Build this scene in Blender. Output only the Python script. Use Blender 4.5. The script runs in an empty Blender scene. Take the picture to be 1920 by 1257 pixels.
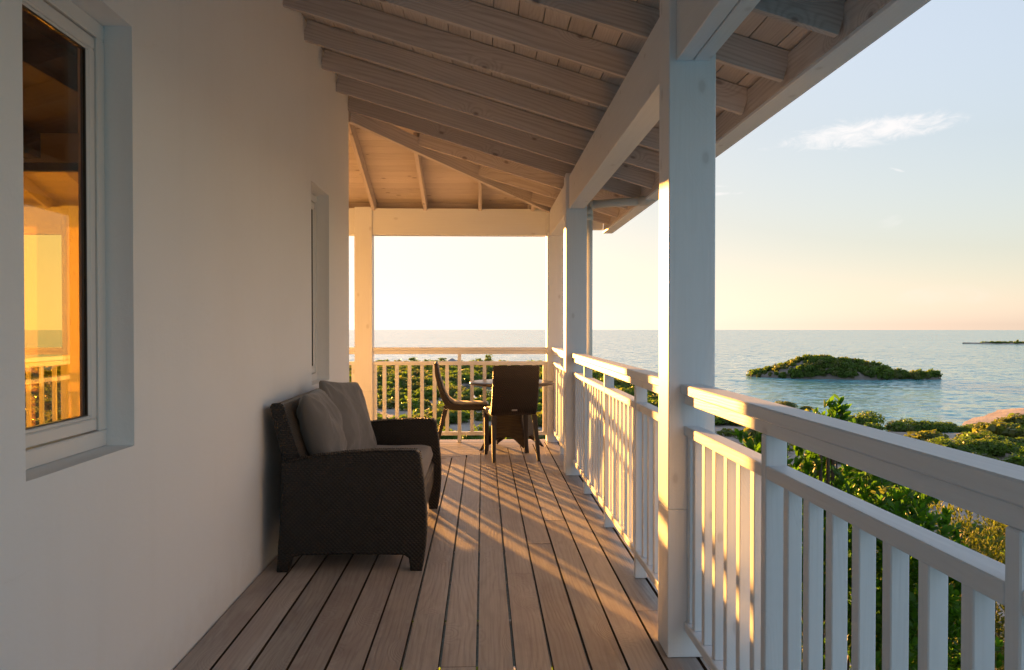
import bpy, bmesh, math, random
import numpy as np
from mathutils import Vector, Matrix, noise as mnoise

R = math.radians
S = bpy.context.scene
COL = S.collection
rnd = random.Random(7)
rng = np.random.default_rng(11)

# ------------------------------------------------------------------ camera
CAM_H = 1.3153
cd = bpy.data.cameras.new("camera")
cam = bpy.data.objects.new("camera", cd)
COL.objects.link(cam)
cam.location = (0, 0, CAM_H)
cam.rotation_euler = (math.pi / 2 - 0.0137, 0, -0.0343)
cd.sensor_width = 36
cd.lens = 1580.44 / 1920 * 36
cd.shift_y = 0.00436
cd.clip_start = 0.05
cd.clip_end = 20000
S.camera = cam

# ------------------------------------------------------------------ light and exposure
SUN_AZ = R(21.4)      # to the left of +Y
SUN_EL = R(4.1)
to_sun = Vector((-math.sin(SUN_AZ) * math.cos(SUN_EL), math.cos(SUN_AZ) * math.cos(SUN_EL), math.sin(SUN_EL)))
sd = bpy.data.lights.new("sun", 'SUN')
sd.energy = 2.9
sd.angle = R(0.5)
sd.color = (1.0, 0.43, 0.09)
sun = bpy.data.objects.new("sun", sd)
sun.rotation_euler = to_sun.to_track_quat('Z', 'Y').to_euler()
sun.location = to_sun * 60
COL.objects.link(sun)
S.view_settings.view_transform = 'Standard'
S.view_settings.look = 'None'
S.view_settings.exposure = 3.15
S.view_settings.gamma = 1.0
S.cycles.max_bounces = 10
S.cycles.diffuse_bounces = 5
S.cycles.transparent_max_bounces = 16
S.cycles.sample_clamp_indirect = 6.0

W = bpy.data.worlds.new("World")
S.world = W
W.use_nodes = True
wt = W.node_tree
for n in list(wt.nodes):
    wt.nodes.remove(n)


class NT:
    """small helper for building node trees"""
    def __init__(s, tree):
        s.t = tree

    def n(s, typ, **kw):
        nd = s.t.nodes.new(typ)
        for k, v in kw.items():
            setattr(nd, k, v)
        return nd

    def link(s, a, b):
        s.t.links.new(a, b)

    def val(s, sock, v):
        if hasattr(v, 'is_output') or isinstance(v, bpy.types.NodeSocket):
            s.t.links.new(v, sock)
        else:
            sock.default_value = v

    def m(s, op, a, b=None, c=None, clamp=False):
        nd = s.n('ShaderNodeMath', operation=op)
        nd.use_clamp = clamp
        s.val(nd.inputs[0], a)
        if b is not None:
            s.val(nd.inputs[1], b)
        if c is not None:
            s.val(nd.inputs[2], c)
        return nd.outputs[0]

    def vm(s, op, a, b=None, scale=None):
        nd = s.n('ShaderNodeVectorMath', operation=op)
        s.val(nd.inputs[0], a)
        if b is not None:
            s.val(nd.inputs[1], b)
        if scale is not None:
            s.val(nd.inputs['Scale'], scale)
        return nd.outputs[0]

    def mix(s, f, a, b, blend='MIX'):
        nd = s.n('ShaderNodeMix', data_type='RGBA', blend_type=blend)
        s.val(nd.inputs[0], f)
        s.val(nd.inputs[6], a)
        s.val(nd.inputs[7], b)
        return nd.outputs[2]

    def ramp(s, f, stops, interp='LINEAR'):
        nd = s.n('ShaderNodeValToRGB')
        nd.color_ramp.interpolation = interp
        el = nd.color_ramp.elements
        while len(el) < len(stops):
            el.new(0.5)
        for e, (p, c) in zip(el, stops):
            e.position = p
            e.color = c if len(c) == 4 else (*c, 1)
        s.val(nd.inputs[0], f)
        return nd.outputs[0]

    def smooth(s, v, a, b):
        nd = s.n('ShaderNodeMapRange', interpolation_type='SMOOTHSTEP')
        s.val(nd.inputs[0], v)
        nd.inputs[1].default_value = a
        nd.inputs[2].default_value = b
        nd.inputs[3].default_value = 0
        nd.inputs[4].default_value = 1
        return nd.outputs[0]

    def noise(s, vec, scale, detail=3, rough=0.5, dist=0.0):
        nd = s.n('ShaderNodeTexNoise')
        s.val(nd.inputs['Vector'], vec)
        nd.inputs['Scale'].default_value = scale
        nd.inputs['Detail'].default_value = detail
        nd.inputs['Roughness'].default_value = rough
        nd.inputs['Distortion'].default_value = dist
        return nd.outputs['Fac']


w = NT(wt)
tc = w.n('ShaderNodeTexCoord')
sep = w.n('ShaderNodeSeparateXYZ')
w.link(tc.outputs['Generated'], sep.inputs[0])
zc = w.m('MAXIMUM', sep.outputs[2], 0.004)
cmb = w.n('ShaderNodeCombineXYZ')
w.link(sep.outputs[0], cmb.inputs[0]); w.link(sep.outputs[1], cmb.inputs[1]); w.link(zc, cmb.inputs[2])
dirn = w.vm('NORMALIZE', cmb.outputs[0])
sky = w.n('ShaderNodeTexSky', sky_type='NISHITA')
sky.sun_disc = False
sky.sun_elevation = SUN_EL
sky.sun_rotation = -SUN_AZ
sky.altitude = 0
sky.air_density = 1.0
sky.dust_density = 1.2
sky.ozone_density = 1.5
w.link(dirn, sky.inputs[0])
# thin evening clouds drawn by direction: u = x/y, v = z/y
yy = w.m('MAXIMUM', sep.outputs[1], 0.05)
u = w.m('DIVIDE', sep.outputs[0], yy)
v = w.m('DIVIDE', zc, yy)
uv = w.n('ShaderNodeCombineXYZ')
w.link(u, uv.inputs[0]); w.link(v, uv.inputs[1])


def cloud(cu, cv, ru, rv, tilt, nscale, lo, hi):
    du = w.m('SUBTRACT', u, cu)
    dv = w.m('SUBTRACT', v, cv)
    a = w.m('ADD', w.m('MULTIPLY', du, math.cos(tilt)), w.m('MULTIPLY', dv, math.sin(tilt)))
    b = w.m('SUBTRACT', w.m('MULTIPLY', dv, math.cos(tilt)), w.m('MULTIPLY', du, math.sin(tilt)))
    e = w.m('ADD', w.m('POWER', w.m('ABSOLUTE', w.m('DIVIDE', a, ru)), 2.0), w.m('POWER', w.m('ABSOLUTE', w.m('DIVIDE', b, rv)), 2.0))
    cv_ = w.n('ShaderNodeCombineXYZ')
    w.link(w.m('ADD', a, cu * 3), cv_.inputs[0]); w.link(w.m('MULTIPLY', b, 2.6), cv_.inputs[1])
    nz = w.noise(cv_.outputs[0], nscale, 9, 0.66, 1.1)
    f = w.m('SUBTRACT', w.m('ADD', nz, 0.36), w.m('MULTIPLY', e, 0.36))
    return w.smooth(f, lo, hi)


c1 = cloud(0.465, 0.236, 0.125, 0.019, R(9), 26, 0.50, 0.98)
c2 = cloud(0.262, 0.159, 0.050, 0.0028, R(3), 26, 0.55, 0.9)
c3 = cloud(0.262, 0.170, 0.040, 0.0016, R(-2), 26, 0.55, 0.95)
c4 = cloud(0.490, 0.126, 0.020, 0.010, R(18), 24, 0.55, 1.15)
c5 = cloud(0.555, 0.038, 0.09, 0.016, R(0), 16, 0.55, 1.3)
c6 = cloud(0.498, 0.190, 0.012, 0.0018, R(-14), 26, 0.55, 0.9)
cm = w.m('ADD', w.m('MULTIPLY', c1, 0.8), w.m('MULTIPLY', c2, 0.6))
cm = w.m('ADD', cm, w.m('MULTIPLY', c3, 0.4))
cm = w.m('ADD', cm, w.m('MULTIPLY', c4, 0.28))
cm = w.m('ADD', cm, w.m('MULTIPLY', c5, 0.22))
cm = w.m('ADD', cm, w.m('MULTIPLY', c6, 0.4), clamp=True)
hs = w.n('ShaderNodeHueSaturation')
hs.inputs['Saturation'].default_value = 0.52
# hazy evening air evens out the glow round the sun: c / (1 + a c)
lum = w.n('ShaderNodeRGBToBW')
w.link(sky.outputs[0], lum.inputs[0])
w.link(w.vm('SCALE', sky.outputs[0], scale=w.m('DIVIDE', 1.0, w.m('ADD', 1.0, w.m('MULTIPLY', lum.outputs[0], 0.92)))), hs.inputs['Color'])
skyt = w.vm('MULTIPLY', hs.outputs[0], (0.96, 0.958, 1.03))
skyc = w.mix(cm, skyt, (1.02, .97, .95, 1))
bg = w.n('ShaderNodeBackground')
bg.inputs[1].default_value = 0.12
w.link(skyc, bg.inputs[0])
wo = w.n('ShaderNodeOutputWorld')
w.link(bg.outputs[0], wo.inputs[0])


# ------------------------------------------------------------------ materials
def mat(name):
    m = bpy.data.materials.new(name)
    m.use_nodes = True
    t = NT(m.node_tree)
    b = m.node_tree.nodes['Principled BSDF']
    return m, t, b


def bump(t, b, h, strength, dist=0.002):
    bn = t.n('ShaderNodeBump')
    bn.inputs['Strength'].default_value = strength
    bn.inputs['Distance'].default_value = dist
    t.link(h, bn.inputs['Height'])
    t.link(bn.outputs[0], b.inputs['Normal'])


def wood(name, base, dark, knot=0.0, ring=0.4, streak=0.35, var=0.15, rough=0.6, bstr=0.4, stain=0.0, stain_col=(.1, .07, .06, 1), ringscale=26, spec=0.4):
    m, t, b = mat(name)
    tc = t.n('ShaderNodeTexCoord'); oi = t.n('ShaderNodeObjectInfo')
    off = t.vm('SCALE', (3.1, 1.7, 2.3), scale=t.m('MULTIPLY', oi.outputs['Random'], 9.0))
    p = t.vm('ADD', tc.outputs['Object'], off)
    pl = t.vm('MULTIPLY', p, (0.14, 1.0, 1.0))
    # knots
    vk = t.n('ShaderNodeTexVoronoi', feature='F1', voronoi_dimensions='2D')
    ks = t.n('ShaderNodeSeparateXYZ'); t.link(p, ks.inputs[0])
    kc = t.n('ShaderNodeCombineXYZ')
    t.link(t.m('MULTIPLY', ks.outputs[0], 2.6), kc.inputs[0])
    t.link(t.m('MULTIPLY', t.m('ADD', ks.outputs[1], ks.outputs[2]), 4.6), kc.inputs[1])
    t.link(kc.outputs[0], vk.inputs['Vector'])
    vk.inputs['Scale'].default_value = 1.0
    ksel = t.n('ShaderNodeSeparateXYZ'); t.link(vk.outputs['Color'], ksel.inputs[0])
    kd = t.m('ADD', vk.outputs['Distance'], t.m('MULTIPLY', t.m('LESS_THAN', ksel.outputs[0], .55), 1.0))
    kd = t.m('ADD', kd, t.m('MULTIPLY', ksel.outputs[1], .03))
    # growth rings bend round the knots
    warp = t.m('MULTIPLY', t.m('SUBTRACT', 1.0, t.smooth(kd, 0.0, 0.40)), 0.06)
    wv = t.n('ShaderNodeTexWave', wave_type='RINGS', rings_direction='X')
    wc = t.n('ShaderNodeCombineXYZ'); t.link(warp, wc.inputs[1]); t.link(warp, wc.inputs[2])
    nz_w = t.noise(pl, 3.0, 3, 0.5)
    wc2 = t.n('ShaderNodeCombineXYZ')
    t.link(t.m('MULTIPLY', nz_w, 0.22), wc2.inputs[1]); t.link(t.m('MULTIPLY', nz_w, 0.17), wc2.inputs[2])
    t.link(t.vm('ADD', t.vm('ADD', pl, wc.outputs[0]), wc2.outputs[0]), wv.inputs['Vector'])
    wv.inputs['Scale'].default_value = ringscale
    wv.inputs['Distortion'].default_value = 1.2
    wv.inputs['Detail'].default_value = 2
    wv.inputs['Detail Scale'].default_value = 1.5
    rings = t.m('POWER', wv.outputs['Fac'], 2.0)
    st = t.noise(t.vm('MULTIPLY', p, (1.2, 60, 60)), 1.6, 4, 0.65)
    broad = t.noise(t.vm('MULTIPLY', p, (0.5, 2.0, 2.0)), 2.0, 3, 0.55)
    f = t.m('ADD', t.m('MULTIPLY', rings, ring), t.m('MULTIPLY', t.smooth(st, 0.35, 0.75), streak), clamp=True)
    c = t.mix(f, (*base, 1), (*dark, 1))
    if knot > 0:
        kn = t.m('SUBTRACT', 1.0, t.smooth(kd, 0.045, 0.085))
        kr = t.m('SUBTRACT', 1.0, t.smooth(kd, 0.06, 0.13))
        kf = t.m('ADD', t.m('MULTIPLY', kn, 0.75 * knot), t.m('MULTIPLY', kr, 0.3 * knot), clamp=True)
        c = t.mix(kf, c, (dark[0] * .35, dark[1] * .3, dark[2] * .28, 1))
    if stain > 0:
        sf = t.m('MULTIPLY', t.smooth(broad, 0.42, 0.72), stain)
        c = t.mix(sf, c, stain_col)
    if name.startswith('weathered'):
        hue = t.m('FRACT', t.m('MULTIPLY', oi.outputs['Random'], 7.31))
        c = t.mix(t.m('MULTIPLY', hue, .45), c, (.34, .27, .24, 1))
        blot = t.noise(t.vm('MULTIPLY', p, (1.3, 4.0, 4.0)), 2.2, 6, .7, .8)
        c = t.mix(t.m('MULTIPLY', t.smooth(blot, .52, .74), .35), c, (.56, .55, .52, 1))
        blot2 = t.noise(t.vm('MULTIPLY', p, (.9, 2.0, 2.0)), 1.7, 5, .65, .5)
        c = t.mix(t.m('MULTIPLY', t.smooth(blot2, .50, .72), .45), c, (.22, .17, .15, 1))
    vr = t.m('ADD', 1.0 - var, t.m('MULTIPLY', oi.outputs['Random'], 2 * var))
    vr = t.m('MULTIPLY', vr, t.m('ADD', 0.9, t.m('MULTIPLY', broad, 0.2)))
    c = t.vm('SCALE', c, scale=vr)
    t.link(c, b.inputs['Base Color'])
    b.inputs['Roughness'].default_value = rough
    b.inputs['Specular IOR Level'].default_value = spec
    t.link(t.m('ADD', rough - 0.1, t.m('MULTIPLY', st, 0.22)), b.inputs['Roughness'])
    h = t.m('ADD', t.m('MULTIPLY', rings, -0.35), t.m('MULTIPLY', st, -0.9))
    bump(t, b, h, bstr, 0.0015)
    return m


M = {}
M['white'] = wood('white_painted_wood', (.75, .785, .83), (.67, .70, .735), knot=.25, ring=.13, streak=.3, var=.03, rough=.44, bstr=.22, stain=.12, stain_col=(.60, .61, .60, 1))
M['raft'] = wood('whitewashed_rafter_wood', (.60, .55, .525), (.40, .345, .32), knot=.6, ring=.42, streak=.45, var=.08, rough=.75, bstr=.4, ringscale=16)
M['ceil'] = wood('whitewashed_ceiling_board', (.62, .55, .50), (.46, .385, .34), knot=.5, ring=.3, streak=.4, var=.10, rough=.75, bstr=.3)
M['deck'] = wood('weathered_deck_board', (.46, .425, .39), (.27, .24, .22), knot=0, ring=.35, streak=.5, var=.15, rough=.47, bstr=.8, stain=.6, stain_col=(.24, .19, .175, 1), ringscale=18, spec=.4)
M['dark_wood'] = wood('interior_wood', (.11, .06, .03), (.06, .03, .015), ring=.5, rough=.5)
M['teak'] = M['deck']


def plain(name, col, rough=.5, metal=0, bs=0, bscale=200, spec=.5, nvar=0, nscale=3):
    m, t, b = mat(name)
    b.inputs['Base Color'].default_value = (*col, 1)
    b.inputs['Roughness'].default_value = rough
    b.inputs['Metallic'].default_value = metal
    b.inputs['Specular IOR Level'].default_value = spec
    tc = t.n('ShaderNodeTexCoord')
    if nvar:
        f = t.noise(tc.outputs['Object'], nscale, 5, .6)
        c = t.mix(t.m('MULTIPLY', f, nvar), (*col, 1), (*[k * .6 for k in col], 1))
        t.link(c, b.inputs['Base Color'])
    if bs:
        bump(t, b, t.noise(tc.outputs['Object'], bscale, 4, .6), bs, .002)
    return m


def plaster():
    m, t, b = mat('white_painted_plaster')
    tc = t.n('ShaderNodeTexCoord')
    p = tc.outputs['Object']
    big = t.noise(p, .9, 4, .55)
    drip = t.noise(t.vm('MULTIPLY', p, (1, 5, .35)), 1.6, 5, .6)
    f = t.m('ADD', t.m('MULTIPLY', t.smooth(big, .35, .7), .35), t.m('MULTIPLY', t.smooth(drip, .5, .75), .25))
    c = t.mix(f, (.84, .865, .875, 1), (.785, .80, .80, 1))
    zz_ = t.n('ShaderNodeSeparateXYZ'); t.link(p, zz_.inputs[0])
    low = t.m('SUBTRACT', 1.0, t.smooth(t.m('ADD', zz_.outputs[2], t.m('MULTIPLY', t.noise(p, 7, 5, .65), .22)), .08, .34))
    c = t.mix(t.m('MULTIPLY', low, .28), c, (.50, .45, .39, 1))
    sc = t.noise(t.vm('MULTIPLY', p, (1, .8, 2.2)), 3.3, 8, .75, 1.2)
    c = t.mix(t.m('MULTIPLY', t.smooth(sc, .60, .74), .14), c, (.55, .53, .50, 1))
    t.link(c, b.inputs['Base Color'])
    b.inputs['Roughness'].default_value = .82
    h = t.m('ADD', t.m('MULTIPLY', t.noise(p, 5, 4, .5), 3.0), t.m('ADD', t.m('MULTIPLY', t.noise(p, 55, 5, .65), .9), t.m('MULTIPLY', t.noise(t.vm('MULTIPLY', p, (1, 1, .3)), 24, 3, .6), .8)))
    bump(t, b, h, .35, .004)
    return m


M['plaster'] = plaster()
M['frame'] = plain('white_window_frame', (.72, .73, .72), .35)
M['gasket'] = plain('dark_window_gasket', (.03, .035, .03), .5)
M['flank_shade'] = plain('shaded_board_flank', (.05, .04, .032), .9, spec=.1)  # painted-in shade: dark board flanks mute the sunlit glints in the gaps
M['metal'] = plain('satin_metal', (.6, .6, .58), .3, 1)
M['pipe'] = plain('white_plastic_pipe', (.66, .66, .62), .45, nvar=.3)
M['tabletop'] = plain('brown_table_top', (.055, .04, .03), .28, bs=.1)
M['legs'] = plain('dark_brown_leg', (.022, .015, .011), .5, bs=.2, bscale=300)
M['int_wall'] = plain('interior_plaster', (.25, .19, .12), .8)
M['roofing'] = plain('grey_roof_covering', (.3, .3, .3), .8, nvar=.5)


def wicker(name, col, hi, scale=95, ax='XZ', bstr=1.0):
    m, t, b = mat(name)
    tc = t.n('ShaderNodeTexCoord')
    sp = t.n('ShaderNodeSeparateXYZ'); t.link(tc.outputs['Object'], sp.inputs[0])
    s1 = t.m('ADD', sp.outputs[0], sp.outputs[1])
    a = t.m('MULTIPLY', s1, scale * 2.2); c = t.m('MULTIPLY', sp.outputs[2], scale * 2.2)
    # flat strands over and under: two crossed waves in a checker rhythm
    fa = t.m('SINE', a); fc = t.m('SINE', c)
    chk = t.m('MULTIPLY', fa, fc)
    strand = t.m('ABSOLUTE', t.m('SINE', t.m('MULTIPLY', c, 1.0)))
    h = t.m('ADD', t.m('MULTIPLY', chk, .6), t.m('MULTIPLY', strand, .4))
    f = t.smooth(h, -.2, .9)
    vv = t.noise(tc.outputs['Object'], 14, 3, .6)
    cc = t.mix(f, (*col, 1), (*hi, 1))
    cc = t.mix(t.m('MULTIPLY', vv, .5), cc, (col[0] * .6, col[1] * .6, col[2] * .6, 1))
    t.link(cc, b.inputs['Base Color'])
    b.inputs['Roughness'].default_value = .42
    b.inputs['Specular IOR Level'].default_value = .45
    bump(t, b, h, bstr, .004)
    return m


M['wicker'] = wicker('dark_brown_wicker', (.007, .0055, .0045), (.028, .021, .016), 125, bstr=.9)
M['wicker_back'] = wicker('worn_brown_wicker', (.03, .022, .015), (.15, .115, .08), 150)
M['wicker_chair'] = wicker('brown_chair_wicker', (.012, .008, .006), (.05, .033, .021), 130)
M['seat_pad'] = plain('taupe_chair_seat', (.27, .25, .22), .8, bs=.3, bscale=500)


def fabric(name, col):
    m, t, b = mat(name)
    tc = t.n('ShaderNodeTexCoord'); p = tc.outputs['Object']
    f = t.noise(p, 6, 5, .6)
    c = t.mix(t.m('MULTIPLY', f, .6), (*col, 1), (*[k * .72 for k in col], 1))
    t.link(c, b.inputs['Base Color'])
    b.inputs['Roughness'].default_value = .9
    b.inputs['Sheen Weight'].default_value = .25
    b.inputs['Sheen Roughness'].default_value = .5
    fine = t.m('MULTIPLY', t.m('SINE', t.m('MULTIPLY', f, 1)), 0.0)
    h = t.m('ADD', t.m('MULTIPLY', t.noise(p, 900, 2, .5), .25), t.m('MULTIPLY', t.noise(p, 18, 3, .5), 1.0))
    bump(t, b, h, .4, .006)
    return m


M['cushion'] = fabric('taupe_cushion_fabric', (.18, .175, .17))
M['seatcush'] = fabric('grey_seat_fabric', (.20, .18, .165))


def glass(name, tint, haze=0.0, haze_col=(.8, .5, .1)):
    m, t, b = mat(name)
    m.node_tree.nodes.remove(b)
    tr = t.n('ShaderNodeBsdfTransparent'); tr.inputs[0].default_value = (*tint, 1)
    gl = t.n('ShaderNodeBsdfGlossy'); gl.inputs['Roughness'].default_value = 0.0
    lw = t.n('ShaderNodeLayerWeight')
    fr = t.m('ADD', .035, t.m('MULTIPLY', t.m('POWER', lw.outputs['Facing'], 5.0), .9))
    mx = t.n('ShaderNodeMixShader'); t.link(fr, mx.inputs[0])
    inner = tr.outputs[0]
    if haze:
        tl = t.n('ShaderNodeBsdfTranslucent'); tl.inputs[0].default_value = (*haze_col, 1)
        tc = t.n('ShaderNodeTexCoord')
        nz = t.noise(t.vm('MULTIPLY', tc.outputs['Object'], (1, 1, .45)), 45, 4, .8)
        sp = t.noise(tc.outputs['Object'], 260, 2, .7)
        hf = t.m('MULTIPLY', t.m('ADD', t.smooth(nz, .3, .8), t.m('MULTIPLY', t.smooth(sp, .5, .7), .8)), haze)
        m2 = t.n('ShaderNodeMixShader'); t.link(hf, m2.inputs[0]); t.link(inner, m2.inputs[1]); t.link(tl.outputs[0], m2.inputs[2])
        inner = m2.outputs[0]
    t.link(inner, mx.inputs[1]); t.link(gl.outputs[0], mx.inputs[2])
    t.link(mx.outputs[0], m.node_tree.nodes['Material Output'].inputs[0])
    return m


M['pane'] = glass('window_glass', (.86, .80, .68))
M['dark_pane'] = glass('dark_window_glass', (.25, .25, .22))
M['amber'] = glass('amber_door_glass', (.97, .90, .45), .10, (1.0, .62, .12))


def leafmat(name, c1, c2, c3, trans=.35, rough=.45):
    m, t, b = mat(name)
    g = t.n('ShaderNodeNewGeometry')
    tc = t.n('ShaderNodeTexCoord')
    r = g.outputs['Random Per Island']
    nz = t.noise(tc.outputs['Object'], .35, 4, .6)
    k = t.m('ADD', t.m('MULTIPLY', r, .6), t.m('MULTIPLY', t.smooth(nz, .3, .7), .4))
    c = t.ramp(k, [(0, c1), (.5, c2), (.93, c2), (1, c3)])
    t.link(c, b.inputs['Base Color'])
    b.inputs['Roughness'].default_value = rough
    b.inputs['Specular IOR Level'].default_value = .35
    tl = t.n('ShaderNodeBsdfTranslucent')
    t.link(t.vm('MULTIPLY', c, (2.0, 2.1, .8)), tl.inputs[0])
    mx = t.n('ShaderNodeMixShader'); mx.inputs[0].default_value = trans
    t.link(b.outputs[0], mx.inputs[1]); t.link(tl.outputs[0], mx.inputs[2])
    t.link(mx.outputs[0], m.node_tree.nodes['Material Output'].inputs[0])
    return m


M['mangrove'] = leafmat('mangrove_foliage', (.050, .100, .018), (.090, .145, .028), (.16, .16, .05), trans=.5)
M['mangrove2'] = leafmat('olive_foliage', (.07, .09, .03), (.12, .14, .045), (.20, .17, .09), trans=.5)
M['bigleaf'] = leafmat('broad_leaf_foliage', (.022, .07, .010), (.055, .135, .014), (.25, .25, .03), trans=.55, rough=.4)
M['fineleaf'] = leafmat('fine_yellow_foliage', (.06, .085, .014), (.11, .13, .022), (.20, .16, .05), trans=.4)
M['twig'] = plain('grey_brown_twig', (.10, .075, .055), .8, nvar=.5, nscale=20)


def ground_mat():
    m, t, b = mat('pale_sand_and_rock')
    tc = t.n('ShaderNodeTexCoord'); p = tc.outputs['Object']
    a = t.noise(p, .18, 6, .6); f = t.noise(p, 2.2, 7, .7); g = t.noise(p, .6, 5, .65)
    c = t.mix(t.smooth(a, .35, .65), (.42, .36, .31, 1), (.30, .25, .215, 1))
    c = t.mix(t.m('MULTIPLY', t.smooth(f, .48, .7), .55), c, (.16, .125, .10, 1))
    c = t.mix(t.m('MULTIPLY', t.smooth(g, .55, .7), .3), c, (.12, .12, .05, 1))
    t.link(c, b.inputs['Base Color'])
    b.inputs['Roughness'].default_value = .9
    bump(t, b, t.m('ADD', t.m('MULTIPLY', f, .25), t.m('MULTIPLY', g, 1.0)), .8, .5)
    return m


M['ground'] = ground_mat()


def sea_mat():
    m, t, b = mat('sea_water')
    tc = t.n('ShaderNodeTexCoord'); p = tc.outputs['Object']
    big = t.noise(t.vm('MULTIPLY', p, (1, 2.2, 1)), .006, 5, .55)
    med = t.noise(t.vm('MULTIPLY', p, (1, 2.6, 1)), .06, 6, .6)
    k = t.m('ADD', t.m('MULTIPLY', t.smooth(big, .35, .65), .6), t.m('MULTIPLY', t.smooth(med, .35, .7), .4))
    c = t.mix(k, (.09, .33, .385, 1), (.21, .48, .52, 1))
    t.link(c, b.inputs['Base Color'])
    b.inputs['Roughness'].default_value = .13
    b.inputs['IOR'].default_value = 1.333
    b.inputs['Specular IOR Level'].default_value = .36
    # facets of the waves as a direct tilt of the normal, so they survive at grazing distance
    rot = t.n('ShaderNodeMapping'); rot.inputs['Rotation'].default_value = (0, 0, R(20)); rot.inputs['Scale'].default_value = (.55, 1.2, 1)
    t.link(p, rot.inputs[0])

    def tilt(scale, amp, detail):
        nd = t.n('ShaderNodeTexNoise'); t.link(rot.outputs[0], nd.inputs['Vector'])
        nd.inputs['Scale'].default_value = scale; nd.inputs['Detail'].default_value = detail; nd.inputs['Roughness'].default_value = .62
        return t.vm('SCALE', t.vm('SUBTRACT', nd.outputs['Color'], (.5, .5, .5)), scale=amp)
    v_ = t.vm('ADD', tilt(.22, .85, 3), tilt(.9, 1.15, 4))
    v_ = t.vm('ADD', t.vm('MULTIPLY', v_, (1, 1, 0)), (0, 0, 1))
    t.link(t.vm('NORMALIZE', v_), b.inputs['Normal'])
    return m


M['sea'] = sea_mat()
M['islet_rock'] = plain('islet_rock', (.20, .175, .16), .9, bs=.6, bscale=.8, nvar=.7, nscale=.4)


# ------------------------------------------------------------------ helpers
def link(o, parent=None):
    COL.objects.link(o)
    if parent is not None:
        o.parent = parent
    return o


def thing(name, label, cat, loc=(0, 0, 0), rz=0, group=None):
    o = bpy.data.objects.new(name, None)
    o.empty_display_size = .1
    o.location = loc
    o.rotation_euler = (0, 0, rz)
    o['label'] = label
    o['category'] = cat
    if group:
        o['group'] = group
    return link(o)


def structure(name, label=None):
    o = bpy.data.objects.new(name, None)
    o['kind'] = 'structure'
    if label:
        o['label'] = label
    return link(o)


def tagm(o, label, cat, group=None):
    o['label'] = label
    o['category'] = cat
    if group:
        o['group'] = group
    return o


def mesh(name, verts, faces, m=None, smooth=False):
    me = bpy.data.meshes.new(name)
    me.from_pydata([tuple(v) for v in verts], [], [tuple(f) for f in faces])
    if m:
        me.materials.append(m)
    if smooth:
        me.shade_smooth()
    me.update()
    return me


def mesh_np(name, V, F, m=None, smooth=False):
    """V (n,3), F (k,c) arrays"""
    me = bpy.data.meshes.new(name)
    V = np.asarray(V, np.float32); F = np.asarray(F, np.int32)
    k, c = F.shape
    me.vertices.add(len(V)); me.vertices.foreach_set('co', V.ravel())
    me.loops.add(k * c); me.loops.foreach_set('vertex_index', F.ravel())
    me.polygons.add(k); me.polygons.foreach_set('loop_start', np.arange(0, k * c, c, dtype=np.int32))
    me.update(calc_edges=True)
    me.validate()
    if m:
        me.materials.append(m)
    if smooth:
        me.shade_smooth()
    return me


def obj(name, me, parent=None, loc=(0, 0, 0), rot=None):
    o = bpy.data.objects.new(name, me)
    o.location = loc
    if rot is not None:
        o.rotation_euler = rot
    return link(o, parent)


_cache = {}


def box_mesh(L, Wd, T, m, bev=.003):
    key = (round(L, 4), round(Wd, 4), round(T, 4), m.name, bev)
    if key in _cache:
        return _cache[key]
    bm = bmesh.new()
    bmesh.ops.create_cube(bm, size=1)
    for v_ in bm.verts:
        v_.co = Vector((v_.co.x * L, v_.co.y * Wd, v_.co.z * T))
    if bev:
        bmesh.ops.bevel(bm, geom=list(bm.edges), offset=min(bev, T * .3, Wd * .3), segments=1, affect='EDGES', profile=.5)
    me = bpy.data.meshes.new('bar')
    bm.to_mesh(me)
    bm.free()
    me.materials.append(m)
    _cache[key] = me
    return me


def bar(name, A, B, wd, th, m, parent=None, up=(0, 0, 1), bev=.003):
    """box with its long local X axis from A to B, wd along side, th along up"""
    A = Vector(A); B = Vector(B)
    x = (B - A); L = x.length; x.normalize()
    z = Vector(up); z = (z - x * z.dot(x)).normalized()
    y = z.cross(x)
    me = box_mesh(L, wd, th, m, bev)
    o = bpy.data.objects.new(name, me)
    mt = Matrix((x, y, z)).transposed().to_4x4()
    mt.translation = (A + B) / 2
    link(o, parent)
    if parent is not None:
        o.matrix_local = parent.matrix_basis.inverted() @ mt
    else:
        o.matrix_world = mt
    return o


def bx(name, x0, x1, y0, y1, z0, z1, m, parent=None, axis='auto', bev=.003):
    """axis aligned box given by its extents; the long axis becomes local X"""
    d = dict(x=x1 - x0, y=y1 - y0, z=z1 - z0)
    if axis == 'auto':
        axis = max(d, key=d.get)
    cx, cy, cz = (x0 + x1) / 2, (y0 + y1) / 2, (z0 + z1) / 2
    if axis == 'x':
        return bar(name, (x0, cy, cz), (x1, cy, cz), d['y'], d['z'], m, parent, (0, 0, 1), bev)
    if axis == 'y':
        return bar(name, (cx, y0, cz), (cx, y1, cz), d['x'], d['z'], m, parent, (0, 0, 1), bev)
    return bar(name, (cx, cy, z0), (cx, cy, z1), d['x'], d['y'], m, parent, (0, 1, 0), bev)


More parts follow.
